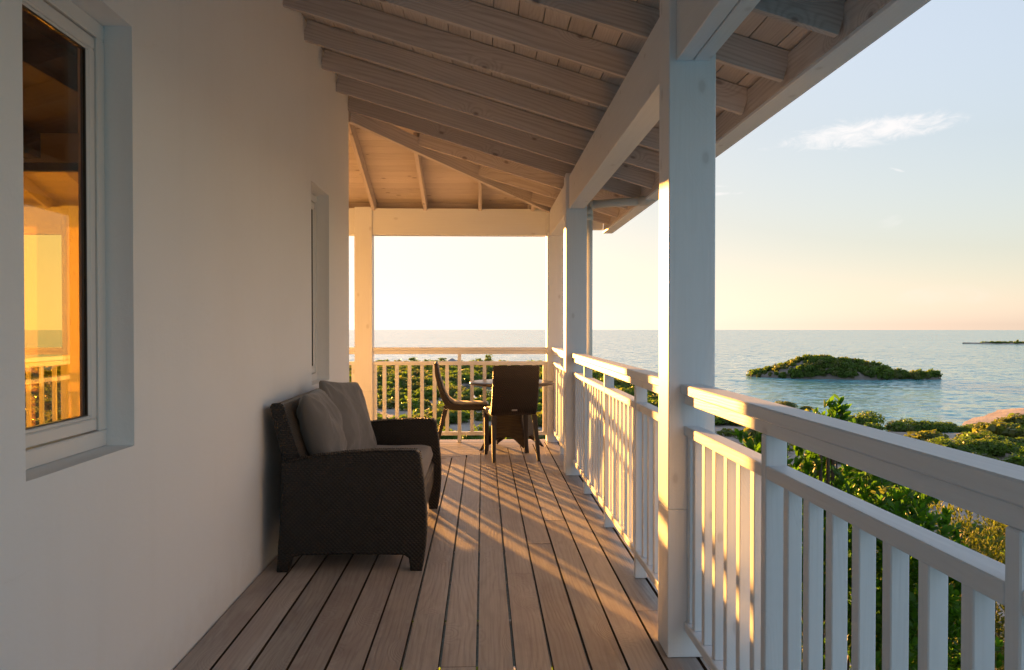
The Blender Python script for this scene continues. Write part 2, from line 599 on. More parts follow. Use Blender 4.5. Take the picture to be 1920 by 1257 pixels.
def prism(name, poly, nrm, th, m, parent=None, bev=.002, xdir=None):
    """slab: coplanar polygon (its face) pushed th along nrm; local X = first edge"""
    P = [Vector(p) for p in poly]
    x = Vector(xdir) if xdir is not None else (P[1] - P[0])
    x.normalize()
    z = Vector(nrm).normalized(); x = (x - z * x.dot(z)).normalized(); y = z.cross(x)
    c = sum(P, Vector()) / len(P)
    mt = Matrix((x, y, z)).transposed().to_4x4(); mt.translation = c
    inv = mt.inverted()
    Lp = [inv @ p for p in P]
    bm = bmesh.new()
    a = [bm.verts.new(p) for p in Lp]
    b_ = [bm.verts.new(p + Vector((0, 0, th))) for p in Lp]
    n = len(P)
    bm.faces.new(a[::-1]); bm.faces.new(b_)
    for i in range(n):
        bm.faces.new((a[i], a[(i + 1) % n], b_[(i + 1) % n], b_[i]))
    bmesh.ops.recalc_face_normals(bm, faces=bm.faces)
    if bev:
        bmesh.ops.bevel(bm, geom=list(bm.edges), offset=bev, segments=1, affect='EDGES', profile=.5)
    me = bpy.data.meshes.new(name)
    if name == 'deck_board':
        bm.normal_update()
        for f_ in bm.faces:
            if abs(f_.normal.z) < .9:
                f_.material_index = 1  # sides and bevels get the dark colour standing in for gap shade
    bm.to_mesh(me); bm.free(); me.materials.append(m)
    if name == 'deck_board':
        me.materials.append(M['flank_shade'])
    o = bpy.data.objects.new(name, me)
    link(o, parent)
    if parent is not None:
        o.matrix_local = parent.matrix_basis.inverted() @ mt
    else:
        o.matrix_world = mt
    return o


def rand01():
    return rnd.random()


# ================================================================== SETTING
ZS = -14.7
# ---- sea
ang = np.linspace(0, 2 * np.pi, 97)[:-1]
rad = [0.0] + list(np.geomspace(20, 7300, 26))
V = [(0, 0, ZS)]; F = []
for r_ in rad[1:]:
    V += [(r_ * math.cos(a), r_ * math.sin(a), ZS) for a in ang]
nA = len(ang)
for j in range(nA):
    F.append((0, 1 + j, 1 + (j + 1) % nA))
for i in range(len(rad) - 2):
    for j in range(nA):
        a = 1 + i * nA + j; b = 1 + i * nA + (j + 1) % nA
        F.append((a, a + nA, b + nA, b))
sea = obj('sea', mesh('sea', V, F, M['sea']))
sea['kind'] = 'structure'
sea['label'] = 'calm turquoise sea reaching to the horizon'

# ---- land
COAST = [(-900, 420), (-300, 400), (-150, 375), (-76, 350.4), (-52.2, 344.9), (-31.6, 344.2), (-10.1, 348.1), (24.8, 342.2), (35.4, 320.1), (44, 283.6), (42.6, 235.5), (39.1, 183.6), (42.7, 153.9), (50.4, 144.7), (57.3, 134.4), (60.9, 128), (65.8, 125), (71.7, 125.5), (77.5, 131.2), (85, 144.3), (93, 154.1), (102.1, 162.1), (108.2, 164.1), (128.5, 165.6), (190, 175), (260, 150), (300, 60), (320, -80), (300, -300), (-900, -300)]
POND_A = [(-5.9, 211.4), (-3.9, 237.1), (5.3, 246), (22, 238), (20, 202.3), (9, 186.7), (-.7, 190.6)]
POND_B = [(-22, 200.7), (-20.8, 212), (-17.5, 211.8), (-16.3, 200), (-19.1, 197.1)]
cp = np.array(COAST, float)


def seg_dist(P, poly):
    a = poly; b = np.roll(poly, -1, 0)
    d = b - a
    best = np.full(len(P), 1e9)
    for i in range(len(a)):
        t = np.clip(((P - a[i]) @ d[i]) / (d[i] @ d[i]), 0, 1)
        q = a[i] + t[:, None] * d[i]
        best = np.minimum(best, np.hypot(*(P - q).T))
    return best


def inside(P, poly):
    x, y = P[:, 0], P[:, 1]
    c = np.zeros(len(P), bool)
    j = len(poly) - 1
    for i in range(len(poly)):
        xi, yi = poly[i]; xj, yj = poly[j]
        cond = ((yi > y) != (yj > y)) & (x < (xj - xi) * (y - yi) / (yj - yi + 1e-12) + xi)
        c ^= cond
        j = i
    return c


def sdist(P, poly):
    poly = np.array(poly, float)
    d = seg_dist(P, poly)
    return np.where(inside(P, poly), d, -d)


def fbm(P, s, seed):
    out = np.zeros(len(P))
    for k, (fx, fy, ph) in enumerate([(1, .3, 0), (-.4, 1.1, 2), (.9, -1.2, 4), (2.1, 1.3, 1), (-1.9, 2.3, 3), (3.7, -.8, 5), (1.1, 4.1, 2.2)]):
        out += np.sin((P[:, 0] * fx + P[:, 1] * fy) * s + ph + seed * 1.7) / (1 + k * .45)
    return out / 3


def height(P):
    d = sdist(P, COAST) + fbm(P, .25, 1) * 1.6
    z = ZS + np.clip(d * .12, -3, .75)
    z = z + np.where(d > 3, fbm(P, .16, 2) * .22, 0)
    pa = np.maximum(sdist(P, POND_A), sdist(P, POND_B)) + fbm(P, .5, 3) * .8
    z = np.where(pa > -2, np.minimum(z, ZS + .35 - (pa + 2) * .35), z)
    r = np.hypot(P[:, 0] + 3, P[:, 1] - 2)
    hill = 8.6 * np.exp(-(r / 27.0) ** 2.0)
    z = z + hill + np.exp(-(r / 60) ** 2) * fbm(P, .55, 5) * .5
    return z


th = np.linspace(R(-75), R(75), 200)
rr = np.concatenate([[1.0], np.geomspace(3, 460, 190)])
TT, RR = np.meshgrid(th, rr)
P = np.stack([(RR * np.sin(TT)).ravel(), (RR * np.cos(TT)).ravel() - 1.0], 1)
Z = height(P)
V = np.column_stack([P, Z])
na, nr = len(th), len(rr)
I = np.arange(na * nr).reshape(nr, na)
F = np.stack([I[:-1, :-1].ravel(), I[:-1, 1:].ravel(), I[1:, 1:].ravel(), I[1:, :-1].ravel()], 1)
ground = obj('ground', mesh_np('ground', V, F, M['ground'], True))
ground['kind'] = 'structure'
ground['label'] = 'pale sandy and rocky coastal ground below the house'


def gz(x, y):
    return float(height(np.array([[x, y]], float))[0])


# ---- calm lagoon pools among the mangroves
def pool_mat():
    m, t, b = mat('calm_pool_water')
    b.inputs['Base Color'].default_value = (.30, .30, .27, 1)
    b.inputs['Roughness'].default_value = .04
    b.inputs['IOR'].default_value = 1.333
    return m


M['pool'] = pool_mat()
for poly, lab in ((POND_A, 'bright calm pool behind the round table'), (POND_B, 'tiny bright pool among the mangroves, left of the larger one')):
    c_ = np.mean(poly, 0)
    pts_ = [(c_[0] + (x - c_[0]) * 1.25, c_[1] + (y - c_[1]) * 1.25, ZS + .06) for x, y in poly]
    o = obj('pool', mesh('pool', pts_, [tuple(range(len(pts_)))], M['pool']))
    o['kind'] = 'structure'; o['label'] = lab

# ================================================================== DECK
deck = structure('deck', 'weathered grey brown timber veranda deck')
PITCH = .1464; GAP = .009
X0 = -1.195


def mit(x):
    return 8.53 + 1.12 * (x + .34)


JOINTS = {9: [4.49], 10: [5.11, 8.2], 11: [5.73], 12: [5.12], 13: [3.88, 8.0], 7: [3.26], 6: [3.87], 4: [1.2, 6.9], 3: [2.4], 1: [3.1], 8: [1.7, 6.6], 2: [5.2]}
for k in range(14):
    xa = X0 + PITCH * k + GAP / 2; xb = X0 + PITCH * (k + 1) - GAP / 2
    cuts = [-2.6] + sorted(JOINTS.get(k, [])) + [None]
    for a, b in zip(cuts[:-1], cuts[1:]):
        ya = a + .001
        dz = rnd.uniform(-.0012, .0012)
        jx = rnd.uniform(-.001, .001)
        if b is None:
            pts = [(xa + jx, ya, dz), (xa + jx, mit(xa) - .004, dz), (xb + jx, mit(xb) - .004, dz), (xb + jx, ya, dz)]
        else:
            pts = [(xa + jx, ya, dz), (xa + jx, b - .001, dz), (xb + jx, b - .001, dz), (xb + jx, ya, dz)]
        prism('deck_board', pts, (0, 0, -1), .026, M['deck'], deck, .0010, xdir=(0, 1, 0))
# outer edge board along the right side
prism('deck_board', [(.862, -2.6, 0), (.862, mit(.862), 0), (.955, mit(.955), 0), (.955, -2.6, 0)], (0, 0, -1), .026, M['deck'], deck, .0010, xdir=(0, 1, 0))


def imit(y):
    return (y - 8.53) / 1.12 - .34


yk = 7.62
while yk < 9.86:
    ya = yk + GAP / 2; yb = min(yk + PITCH - GAP / 2, 9.93)
    cuts = [-6.4] + ([rnd.uniform(-3.2, -1.6)] if rand01() < .7 else [])
    cuts += [None]
    for a, b in zip(cuts[:-1], cuts[1:]):
        if b is None:
            pts = [(a + .001, ya, 0), (imit(ya) + .004, ya, 0), (imit(yb) + .004, yb, 0), (a + .001, yb, 0)]
        else:
            pts = [(a + .001, ya, 0), (b, ya, 0), (b, yb, 0), (a + .001, yb, 0)]
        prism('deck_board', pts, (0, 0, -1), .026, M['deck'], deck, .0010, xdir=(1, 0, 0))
    yk += PITCH
for i, yj in enumerate(np.arange(-2.3, 9.8, .61)):
    bx('joist', -1.2, .93, yj, yj + .045, -.22, -.0275, M['teak'], deck)
bx('rim_board', .955, .985, -2.6, 9.96, -.24, -.004, M['white'], deck)
bx('rim_board', -6.4, .95, 9.935, 9.965, -.24, -.004, M['white'], deck)
for xj in np.arange(-6.2, -1.3, .61):
    bx('joist', xj, xj + .045, 7.65, 9.9, -.22, -.0275, M['teak'], deck)

# ================================================================== HOUSE
house = thing('house', 'white plastered house whose long wall runs along the left side of the veranda', 'house', (-1.2, 2.6, 0))
XW = -1.2; TW = .15
RZ = lambda x: 2.81 - .3 * (x - .762)          # underside of the roof boards, main slope


def wall_cells(name, us, vs, holes, topf, P0, mt, parent, m, th):
    """wall panel: grid of cells us x vs with holes; mt maps (u,v,depth) to world"""
    verts = {}; V = []; F = []

    def vid(i, j, d):
        k = (i, j, d)
        if k not in verts:
            verts[k] = len(V); V.append(mt(us[i], vs[j] if j < len(vs) - 1 else topf(us[i]), d * th))
        return verts[k]
    nu, nv = len(us) - 1, len(vs) - 1
    solid = lambda i, j: 0 <= i < nu and 0 <= j < nv and (i, j) not in holes
    for i in range(nu):
        for j in range(nv):
            if not solid(i, j):
                continue
            F.append((vid(i, j, 0), vid(i + 1, j, 0), vid(i + 1, j + 1, 0), vid(i, j + 1, 0)))
            F.append((vid(i, j, 1), vid(i, j + 1, 1), vid(i + 1, j + 1, 1), vid(i + 1, j, 1)))
            for (di, dj, a, b) in ((-1, 0, (i, j), (i, j + 1)), (1, 0, (i + 1, j + 1), (i + 1, j)), (0, -1, (i + 1, j), (i, j)), (0, 1, (i, j + 1), (i + 1, j + 1))):
                if not solid(i + di, j + dj):
                    F.append((vid(*a, 0), vid(*a, 1), vid(*b, 1), vid(*b, 0)))
    bm = bmesh.new()
    vv = [bm.verts.new(p) for p in V]
    for f in F:
        bm.faces.new([vv[k] for k in f])
    bmesh.ops.recalc_face_normals(bm, faces=bm.faces)
    me = bpy.data.meshes.new(name); bm.to_mesh(me); bm.free(); me.materials.append(m)
    o = bpy.data.objects.new(name, me); link(o, parent)
    o.matrix_local = parent.matrix_basis.inverted()
    return o


W1 = (2.25, 2.94, .911, 2.346); W2 = (5.95, 6.625, .909, 2.335)
YE = 7.60
us = [-2.8, W1[0], W1[1], W2[0], W2[1], YE]
vs = [-3.0, .911, 2.346, 3.0]
wall_cells('side_wall', us, vs, {(1, 1), (3, 1)}, lambda y: RZ(XW) - .004, None, lambda u_, v_, d: (XW - d, u_, v_), house, M['plaster'], TW)
# end wall, seen from behind through the windows
us = [-7.0, -5.4, -3.40, -2.42, -1.67, XW - TW - .002]
vs = [-3.0, .02, .911, 2.346, 2.75, 3.2]
wall_cells('end_wall', us, vs, {(1, 1), (1, 2), (1, 3), (3, 2)}, lambda x: 3.385, None, lambda u_, v_, d: (u_, YE - d, v_), house, M['plaster'], TW)
bx('back_wall', -7.2, -7.0, -2.8, YE, -3, 3.4, M['int_wall'], house, bev=0)
bx('cross_wall', -6.99, XW - TW - .003, -.4, -.2, -3, 3.4, M['int_wall'], house, bev=0)
bx('room_floor', -6.99, XW - TW - .003, -.19, YE - TW - .003, -.1, .0, M['dark_wood'], house, bev=0)
bx('room_ceiling', -6.99, XW - TW - .003, -.19, YE - TW - .003, 3.0, 3.1, M['dark_wood'], house, bev=0)
for xx in (-2.6, -3.9, -5.2):
    bx('ceiling_beam', xx - .08, xx + .08, -.18, YE - TW - .01, 2.78, 2.995, M['dark_wood'], house)


def window_unit(w_, xface, pane_m, label=None):
    y0, y1, z0, z1 = w_
    win = bpy.data.objects.new('window', None); link(win, house); win.location = (0, 0, 0)
    if label:
        win['label'] = label
    # children sit in the house frame
    hb = house.matrix_basis.inverted()
    win.matrix_local = hb
    fm = M['frame']

    def b2(name, *a, mm=fm, bev=.003):
        o = bx(name, *a, mm, None, bev=bev)
        mw = o.matrix_world.copy() if False else o.matrix_basis.copy()
        o.parent = win
        o.matrix_local = mw
        return o

    def ring(name, xa, xb, i0, wdt, mm=fm, bev=.004):
        ya, yb, za, zb = y0 + i0, y1 - i0, z0 + i0, z1 - i0
        b2(name, xa, xb, ya, yb, za, za + wdt, mm=mm, bev=bev)
        b2(name, xa, xb, ya, yb, zb - wdt, zb, mm=mm, bev=bev)
        b2(name, xa, xb, ya, ya + wdt, za + wdt + .0005, zb - wdt - .0005, mm=mm, bev=bev)
        b2(name, xa, xb, yb - wdt, yb, za + wdt + .0005, zb - wdt - .0005, mm=mm, bev=bev)
    x = xface
    ring('outer_frame', x - .050, x, .001, .055)
    ring('sash_frame', x - .046, x - .007, .0605, .040)
    ring('glazing_bead', x - .030, x - .009, .1010, .012)
    ring('gasket', x - .028, x - .012, .1135, .004, M['gasket'], 0)
    b2('pane', x - .022, x - .016, y0 + .1176, y1 - .1176, z0 + .1176, z1 - .1176, mm=pane_m, bev=0)
    # sloping plaster sill outside
    return win


window_unit(W1, XW - .092, M['pane'], 'white framed window with amber light showing through its pane')
window_unit(W2, XW - .092, M['dark_pane'], 'narrow looking far window with dark glass')


# end wall glazing
def yb_(name, x0, x1, y0, y1, z0, z1, m, bev=.003):
    return bx(name, x0, x1, y0, y1, z0, z1, m, house, bev=bev)


yb_('door_frame', -5.398, -5.33, YE - .13, YE - .06, .022, 2.748, M['dark_wood'])
yb_('door_frame', -3.47, -3.402, YE - .13, YE - .06, .022, 2.748, M['dark_wood'])
yb_('door_frame', -5.329, -3.471, YE - .13, YE - .06, 2.68, 2.748, M['dark_wood'])
yb_('door_frame', -5.329, -3.471, YE - .13, YE - .06, .022, .09, M['dark_wood'])
yb_('door_pane', -5.329, -3.471, YE - .098, YE - .092, .091, 2.679, M['amber'], 0)
yb_('door_pane', -2.419, -1.671, YE - .098, YE - .092, .912, 2.345, M['dark_pane'], 0)

# ================================================================== VERANDA ROOF
roof = thing('veranda_roof', 'open timber veranda roof of whitewashed rafters and boards overhead', 'roof', (.83, 4.0, 2.66))
XB0, XB1 = .762, .896
ZB, ZBT = 2.37, 2.66
PY1, PY2, PY3 = 3.319, 7.463, 9.663
PW = .187; XP = .7346
# beams between the posts (the near one is made of two planks side by side)
bx('beam', XB0, XB0 + .0645, -2.6, PY1 - .001, ZB, ZBT, M['white'], roof)
bx('beam', XB0 + .0695, XB1, -2.6, PY1 - .001, ZB, ZBT, M['white'], roof)
bx('beam', XB0, XB1, PY1 + PW + .001, PY2 - .001, ZB, ZBT, M['white'], roof)
bx('beam', XB0, XB1, PY2 + PW + .001, PY3 - .001, ZB, ZBT, M['white'], roof)
bx('beam', -1.262, XP - .012, PY3 + .02, PY3 + .155, 2.377, 2.681, M['white'], roof)
bx('beam', -6.4, -1.466, PY3 + .02, PY3 + .155, 2.377, 2.681, M['white'], roof)
bx('trim_strip', XP - .011, XP - .001, PY3 + .0, PY3 + .05, 2.37, 2.68, M['white'], roof)


def hipY(x):
    return PY3 + (x - .762) * 1.05


def hipX(y):
    return .762 + (y - PY3) / 1.05


RB = lambda x: ZBT - .3 * (x - .762)           # rafter bottom
XEND = 1.42
nrm_up = Vector((.3, 0, 1)).normalized()


def rafter(y, xa, xb, name='rafter'):
    d = Vector((0, 0, .095)) 
    A = Vector((xa, y + .019, RB(xa))) + Vector((0, 0, .074)); B = Vector((xb, y + .019, RB(xb))) + Vector((0, 0, .074))
    return bar(name, A, B, .038, .140, M['raft'], roof, up=nrm_up, bev=.002)


yr = 4.511 - .61 * 11
while yr < 9.95:
    xa = XW + .004
    if yr > 7.58:
        xa = max(xa, hipX(yr) + .04)
    rafter(yr, xa, XEND)
    yr += .61
# hip rafter
bar('hip_rafter', (1.06, hipY(1.06), 2.628), (-1.19, hipY(-1.19), 3.228), .045, .145, M['raft'], roof, up=(0, 0, 1), bev=.002)
bar('hip_batten', (.80, hipY(.80) + .045, 2.665), (-1.19, hipY(-1.19) + .045, 3.185), .03, .06, M['ceil'], roof, up=(0, 0, 1), bev=.002)
# main slope boards, each running along Y
bw = .137
sl = math.hypot(1, .3)
xcur = 1.50
k = 0
while xcur > XW - .02:
    xn = xcur - bw / sl
    xa, xb = xn + .0022, xcur - .0022
    xa = max(xa, XW - .02)
    ye_a = min(hipY(xa), 9.98); ye_b = min(hipY(xb), 9.98)
    cut = rnd.uniform(0.5, 6.5)
    for (y0, y1) in ((-2.6, cut), (cut, None)):
        if y1 is None:
            pts = [(xa, y0 + .001, RZ(xa)), (xa, ye_a, RZ(xa)), (xb, ye_b, RZ(xb)), (xb, y0 + .001, RZ(xb))]
        else:
            pts = [(xa, y0, RZ(xa)), (xa, y1, RZ(xa)), (xb, y1, RZ(xb)), (xb, y0, RZ(xb))]
        dz = rnd.uniform(0, .002)
        pts = [(p[0], p[1], p[2] + dz) for p in pts]
        prism('ceiling_board', pts, nrm_up, .02, M['ceil'], roof, .0018, xdir=(0, 1, 0))
    xcur = xn
# far slope: boards running along X
S2 = .2857
FZ = lambda y: 2.81 - S2 * (y - PY3)
n2 = Vector((0, S2, 1)).normalized()
sl2 = math.hypot(1, S2)
ycur = 9.98
while ycur > YE:
    yn = ycur - bw / sl2
    ya, yb = max(yn + .0015, YE - .0), ycur - .0015
    pts = [(-6.4, ya, FZ(ya)), (hipX(ya), ya, FZ(ya)), (hipX(yb), yb, FZ(yb)), (-6.4, yb, FZ(yb))]
    prism('ceiling_board', pts, n2, .02, M['ceil'], roof, .0018, xdir=(1, 0, 0))
    ycur = yn
for xr in (-1.266, -.679, -.053, .55, -1.87, -2.48, -3.09, -3.70, -4.31, -4.92, -5.53):
    y1 = 9.93; y0 = max(YE, hipY(xr + .02) + .05)
    zf = lambda y: FZ(y) - .15 + .074
    y0 = YE + .005 if xr < -1.2 else y0
    bar('rafter', (xr + .019, y0, zf(y0)), (xr + .019, y1, zf(y1)), .038, .140, M['ceil'], roof, up=n2, bev=.002)
# blocking over the far beam
for a, b in ((-1.227, -.680), (-.640, -.054), (-.014, .52), (-1.83, -1.267), (-2.44, -1.872)):
    bx('blocking', a, b, PY3 + .165, PY3 + .195, 2.682, 2.765, M['ceil'], roof)
# eaves: sub fascia, underside trim, outer fascia, along the right and the far side
bx('sub_fascia', XEND + .001, XEND + .039, -2.6, 9.93, RB(XEND) - .004, RZ(XEND) - .016, M['raft'], roof)
ys = [-2.6, 2.36, 6.9, 10.0]
for i, (a, b) in enumerate(zip(ys[:-1], ys[1:])):
    o_ = .006 if i == 0 else 0
    bx('eave_trim', XEND + .001, 1.5385 + o_, a + .0005, b - .0005, RB(XEND) - .0245, RB(XEND) - .0045, M['white'], roof)
    bx('fascia', XEND + .040, 1.536 + o_, a + .0005, b - .0005, RB(XEND) - .004, RZ(XEND) + .03, M['white'], roof, bev=.004)
bx('fascia', -6.4, XEND, 9.94, 10.0, 2.475, 2.80, M['white'], roof, bev=.004)
# roof covering above the boards


def sheet(name, pts, m, parent):
    me = mesh(name, pts, [tuple(range(len(pts)))], m)
    o = bpy.data.objects.new(name, me); link(o, parent)
    o.matrix_local = parent.matrix_basis.inverted()
    sol = o.modifiers.new('thickness', 'SOLIDIFY'); sol.thickness = .02; sol.offset = 1
    return o


up_ = .045
XR_, = (-4.6,)
sheet('roof_covering', [(1.56, -2.7, RZ(1.56) + up_), (1.56, 10.05, RZ(1.56) + up_), (hipX(10.05), 10.05, RZ(hipX(10.05)) + up_), (XR_, hipY(XR_), RZ(XR_) + up_), (XR_, -2.7, RZ(XR_) + up_)], M['roofing'], roof)
sheet('roof_covering', [(hipX(10.05), 10.05, FZ(10.05) + up_ + .002), (-6.5, 10.05, FZ(10.05) + up_), (-6.5, hipY(XR_), FZ(hipY(XR_)) + up_), (XR_, hipY(XR_), FZ(hipY(XR_)) + up_)], M['roofing'], roof)

# posts


def post(x0, y0, label, wx=PW, ztop=2.66, z0=.0, wy=PW):
    p = thing('porch_post', label, 'post', (x0 + wx / 2, y0 + wy / 2, 0), group='white veranda posts')
    bx('shaft', x0, x0 + wx, y0, y0 + wy, .5905, ztop, M['white'], p, bev=.004)
    bx('base_block', x0 - .0004, x0 + wx + .0004, y0 - .0004, y0 + wy + .0004, z0 + .001, .59, M['white'], p, bev=.003)
    return p


post(XP, PY1, 'big square white post nearest the camera, lit gold on its inner edge', ztop=2.69)
post(XP, PY2, 'white veranda post second from the camera, carrying the downpipe', ztop=2.69)
post(XP, PY3, 'white corner post behind the round table', ztop=2.66)
post(-1.465, PY3, 'white post standing just past the end of the house wall', wx=.202, ztop=2.695)
post(-4.74, PY3, 'veranda post seen through the amber window', wx=.19, ztop=2.69)
post(XP, -.9, 'veranda post behind the camera', ztop=2.69)

# downpipe


def tube(name, pts, r, m, parent, seg=14):
    P_ = [Vector(p) for p in pts]
    V = []; F = []
    for i, p in enumerate(P_):
        d = (P_[min(i + 1, len(P_) - 1)] - P_[max(i - 1, 0)]).normalized()
        a = d.orthogonal().normalized() if abs(d.z) > .95 else d.cross(Vector((0, 0, 1))).normalized()
        if abs(d.z) > .95:
            a = (Vector((1, 0, 0)) - d * d.x).normalized()
        b = d.cross(a)
        rr_ = r[i] if isinstance(r, (list, tuple)) else r
        for s_ in range(seg):
            t_ = 2 * math.pi * s_ / seg
            V.append(p + a * math.cos(t_) * rr_ + b * math.sin(t_) * rr_)
    for i in range(len(P_) - 1):
        for s_ in range(seg):
            q = (s_ + 1) % seg
            F.append((i * seg + s_, i * seg + q, (i + 1) * seg + q, (i + 1) * seg + s_))
    F.append(tuple(range(seg))[::-1]); F.append(tuple(range((len(P_) - 1) * seg, len(P_) * seg)))
    me = mesh(name, V, F, m, True)
    o = bpy.data.objects.new(name, me); link(o, parent)
    if parent is not None:
        o.matrix_local = parent.matrix_basis.inverted()
    return o


dp = thing('downpipe', 'white plastic rainwater pipe running from the eave to the back of the second post', 'pipe', (.968, 7.72, 0))
tube('vertical_pipe', [(.968, 7.72, -.3), (.968, 7.72, 1.2), (.968, 7.72, 2.37)], .037, M['pipe'], dp)
tube('elbow', [(.968, 7.72, 2.35), (.968, 7.72, 2.40), (.985, 7.708, 2.435), (1.02, 7.684, 2.445)], .042, M['pipe'], dp)
tube('cross_pipe', [(1.01, 7.69, 2.444), (1.20, 7.56, 2.442), (1.40, 7.42, 2.436)], .037, M['pipe'], dp)
tube('elbow', [(1.39, 7.427, 2.436), (1.44, 7.392, 2.434), (1.475, 7.37, 2.45), (1.48, 7.365, 2.50)], .042, M['pipe'], dp)
tube('collar', [(.968, 7.72, 2.30), (.968, 7.72, 2.35)], .043, M['pipe'], dp)


# ================================================================== RAILINGS
def railing_y(y0, y1, mids, label, bal_from=None, loc=None, nail=True):
    """railing on the right side, running along Y between y0 and y1"""
    r_ = thing('railing', label, 'railing', (.83, (y0 + y1) / 2, 0), group='white veranda railings')
    bx('cap_rail', .784, .873, y0, y1, 1.053, 1.0923, M['white'], r_, bev=.004)
    bx('sub_rail', .798, .861, y0, y1, 1.0136, 1.0515, M['white'], r_, bev=.003)
    segs = sorted(mids)
    marks = [y0] + segs + [y1]
    prev = y0
    for mq in segs + [None]:
        e = (mq - .0005) if mq is not None else y1
        bx('middle_rail', .798, .861, prev, e, .888, .926, M['white'], r_, bev=.003)
        bx('bottom_rail', .799, .860, prev, e, .112, .148, M['white'], r_, bev=.003)
        prev = (mq + .0395) if mq is not None else None
    for mq in segs:
        bx('railing_post', .7975, .8595, mq, mq + .039, .001, 1.0126, M['white'], r_, bev=.003)
    pit = .1410
    ys_ = []
    if segs:
        base = segs[0]
    else:
        base = y0 + .07
    kk = -60
    while kk < 60:
        yb0 = base + kk * pit
        # follow the nearest mid post
        if segs:
            near = min(segs, key=lambda s_: abs(s_ - yb0))
            n_ = round((yb0 - near) / pit)
            yb0 = near + n_ * pit
        kk += 1
        if yb0 < y0 + .02 or yb0 + .038 > y1 - .02:
            continue
        if any(abs(yb0 - s_) < .06 for s_ in segs):
            continue
        if any(abs(yb0 - q) < .06 for q in ys_):
            continue
        ys_.append(yb0)
    if nail:
        for q in (y0 + .001, y1 - .039):
            if all(abs(q - s_) > .045 for s_ in ys_ + segs):
                ys_.append(q)
    for q in ys_:
        o = bx('baluster', .811, .849, q, q + .038, .1485, .8875, M['white'], r_, bev=.0025)
    return r_


railing_y(-2.6, PY1 - .001, [-2.1, -.98, .131, 1.221, 2.350], 'white railing nearest the camera, running out of the picture on the right')
railing_y(PY1 + PW + .001, PY2 - .001, [4.383, 5.505, 6.627], 'white railing between the big near post and the second post')
railing_y(PY2 + PW + .001, PY3 - .001, [8.703], 'short white railing between the second post and the corner post')


def railing_x(x0, x1, mids, label):
    r_ = thing('railing', label, 'railing', ((x0 + x1) / 2, PY3 + .07, 0), group='white veranda railings')
    Y0 = PY3 + .035
    bx('cap_rail', x0, x1, Y0 - .014, Y0 + .075, 1.053, 1.0923, M['white'], r_, bev=.004)
    bx('sub_rail', x0, x1, Y0, Y0 + .063, 1.0136, 1.0515, M['white'], r_, bev=.003)
    prev = x0
    for mq in list(mids) + [None]:
        e = (mq - .0005) if mq is not None else x1
        bx('middle_rail', prev, e, Y0, Y0 + .063, .888, .930, M['white'], r_, bev=.003)
        bx('bottom_rail', prev, e, Y0 + .001, Y0 + .062, .078, .118, M['white'], r_, bev=.003)
        prev = (mq + .0405) if mq is not None else None
    for mq in mids:
        bx('railing_post', mq, mq + .040, Y0 - .0005, Y0 + .062, .001, 1.0126, M['white'], r_, bev=.003)
    base = mids[0]
    pit = .1437
    for kk in range(-30, 31):
        if kk == 0:
            continue
        q = base + kk * pit
        if q < x0 + .02 or q + .04 > x1 - .02 or any(abs(q - s_) < .07 for s_ in mids):
            continue
        bx('baluster', q, q + .041, Y0 + .012, Y0 + .050, .1185, .8875, M['white'], r_, bev=.0025)
    for q in (x0 + .001, x1 - .042):
        bx('baluster', q, q + .041, Y0 + .012, Y0 + .050, .1185, .8875, M['white'], r_, bev=.0025)
    return r_


railing_x(-1.262, XP - .001, [-.292], 'white railing across the far end of the veranda behind the table')
railing_x(-4.549, -1.466, [-2.6, -3.75], 'white railing continuing left behind the end of the house')
railing_x(-6.38, -4.741, [-5.6], 'white railing seen only through the amber window, left of the post')

# ================================================================== SOFA
sofa = thing('sofa', 'dark brown woven wicker two seat sofa standing against the white wall', 'sofa', (-.72, 5.38, 0))
ARM = [(-1.111, 0.0), (-1.048, 0.0), (-1.040, .05), (-1.025, .078), (-.985, .09), (-.72, .094), (-.43, .088), (-.403, .07), (-.393, 0.0), (-.332, 0.0), (-.322, .05), (-.311, .13), (-.305, .207), (-.305, .29), (-.309, .37), (-.316, .45), (-.325, .53), (-.337, .60), (-.345, .638), (-.362, .652), (-.45, .655), (-.59, .653), (-.74, .644), (-.875, .629), (-.98, .612), (-1.082, .590), (-1.085, .50), (-1.086, .386), (-1.094, .26), (-1.103, .156), (-1.108, .06)]


def extrude_profile(name, prof, y0, y1, m, parent, bev=.006, axis='y', sub=0):
    bm = bmesh.new()
    if axis == 'y':
        f = lambda p, t_: Vector((p[0], t_, p[1]))
    else:
        f = lambda p, t_: Vector((t_, p[0], p[1]))
    a = [bm.verts.new(f(p, y0)) for p in prof]; b = [bm.verts.new(f(p, y1)) for p in prof]
    bm.faces.new(a); bm.faces.new(b[::-1])
    n = len(prof)
    for i in range(n):
        bm.faces.new((a[i], b[i], b[(i + 1) % n], a[(i + 1) % n]))
    bmesh.ops.recalc_face_normals(bm, faces=bm.faces)
    if bev:
        ed = [e for e in bm.edges if all(len(f_.verts) == 4 or True for f_ in e.link_faces) and any(len(f_.verts) > 4 for f_ in e.link_faces)]
        bmesh.ops.bevel(bm, geom=ed, offset=bev, segments=2, affect='EDGES', profile=.5)
    for f_ in bm.faces:
        f_.smooth = len(f_.verts) == 4
    me = bpy.data.meshes.new(name); bm.to_mesh(me); bm.free(); me.materials.append(m)
    o = bpy.data.objects.new(name, me); link(o, parent)
    return o


def place_local(o, parent):
    o.matrix_local = parent.matrix_basis.inverted()


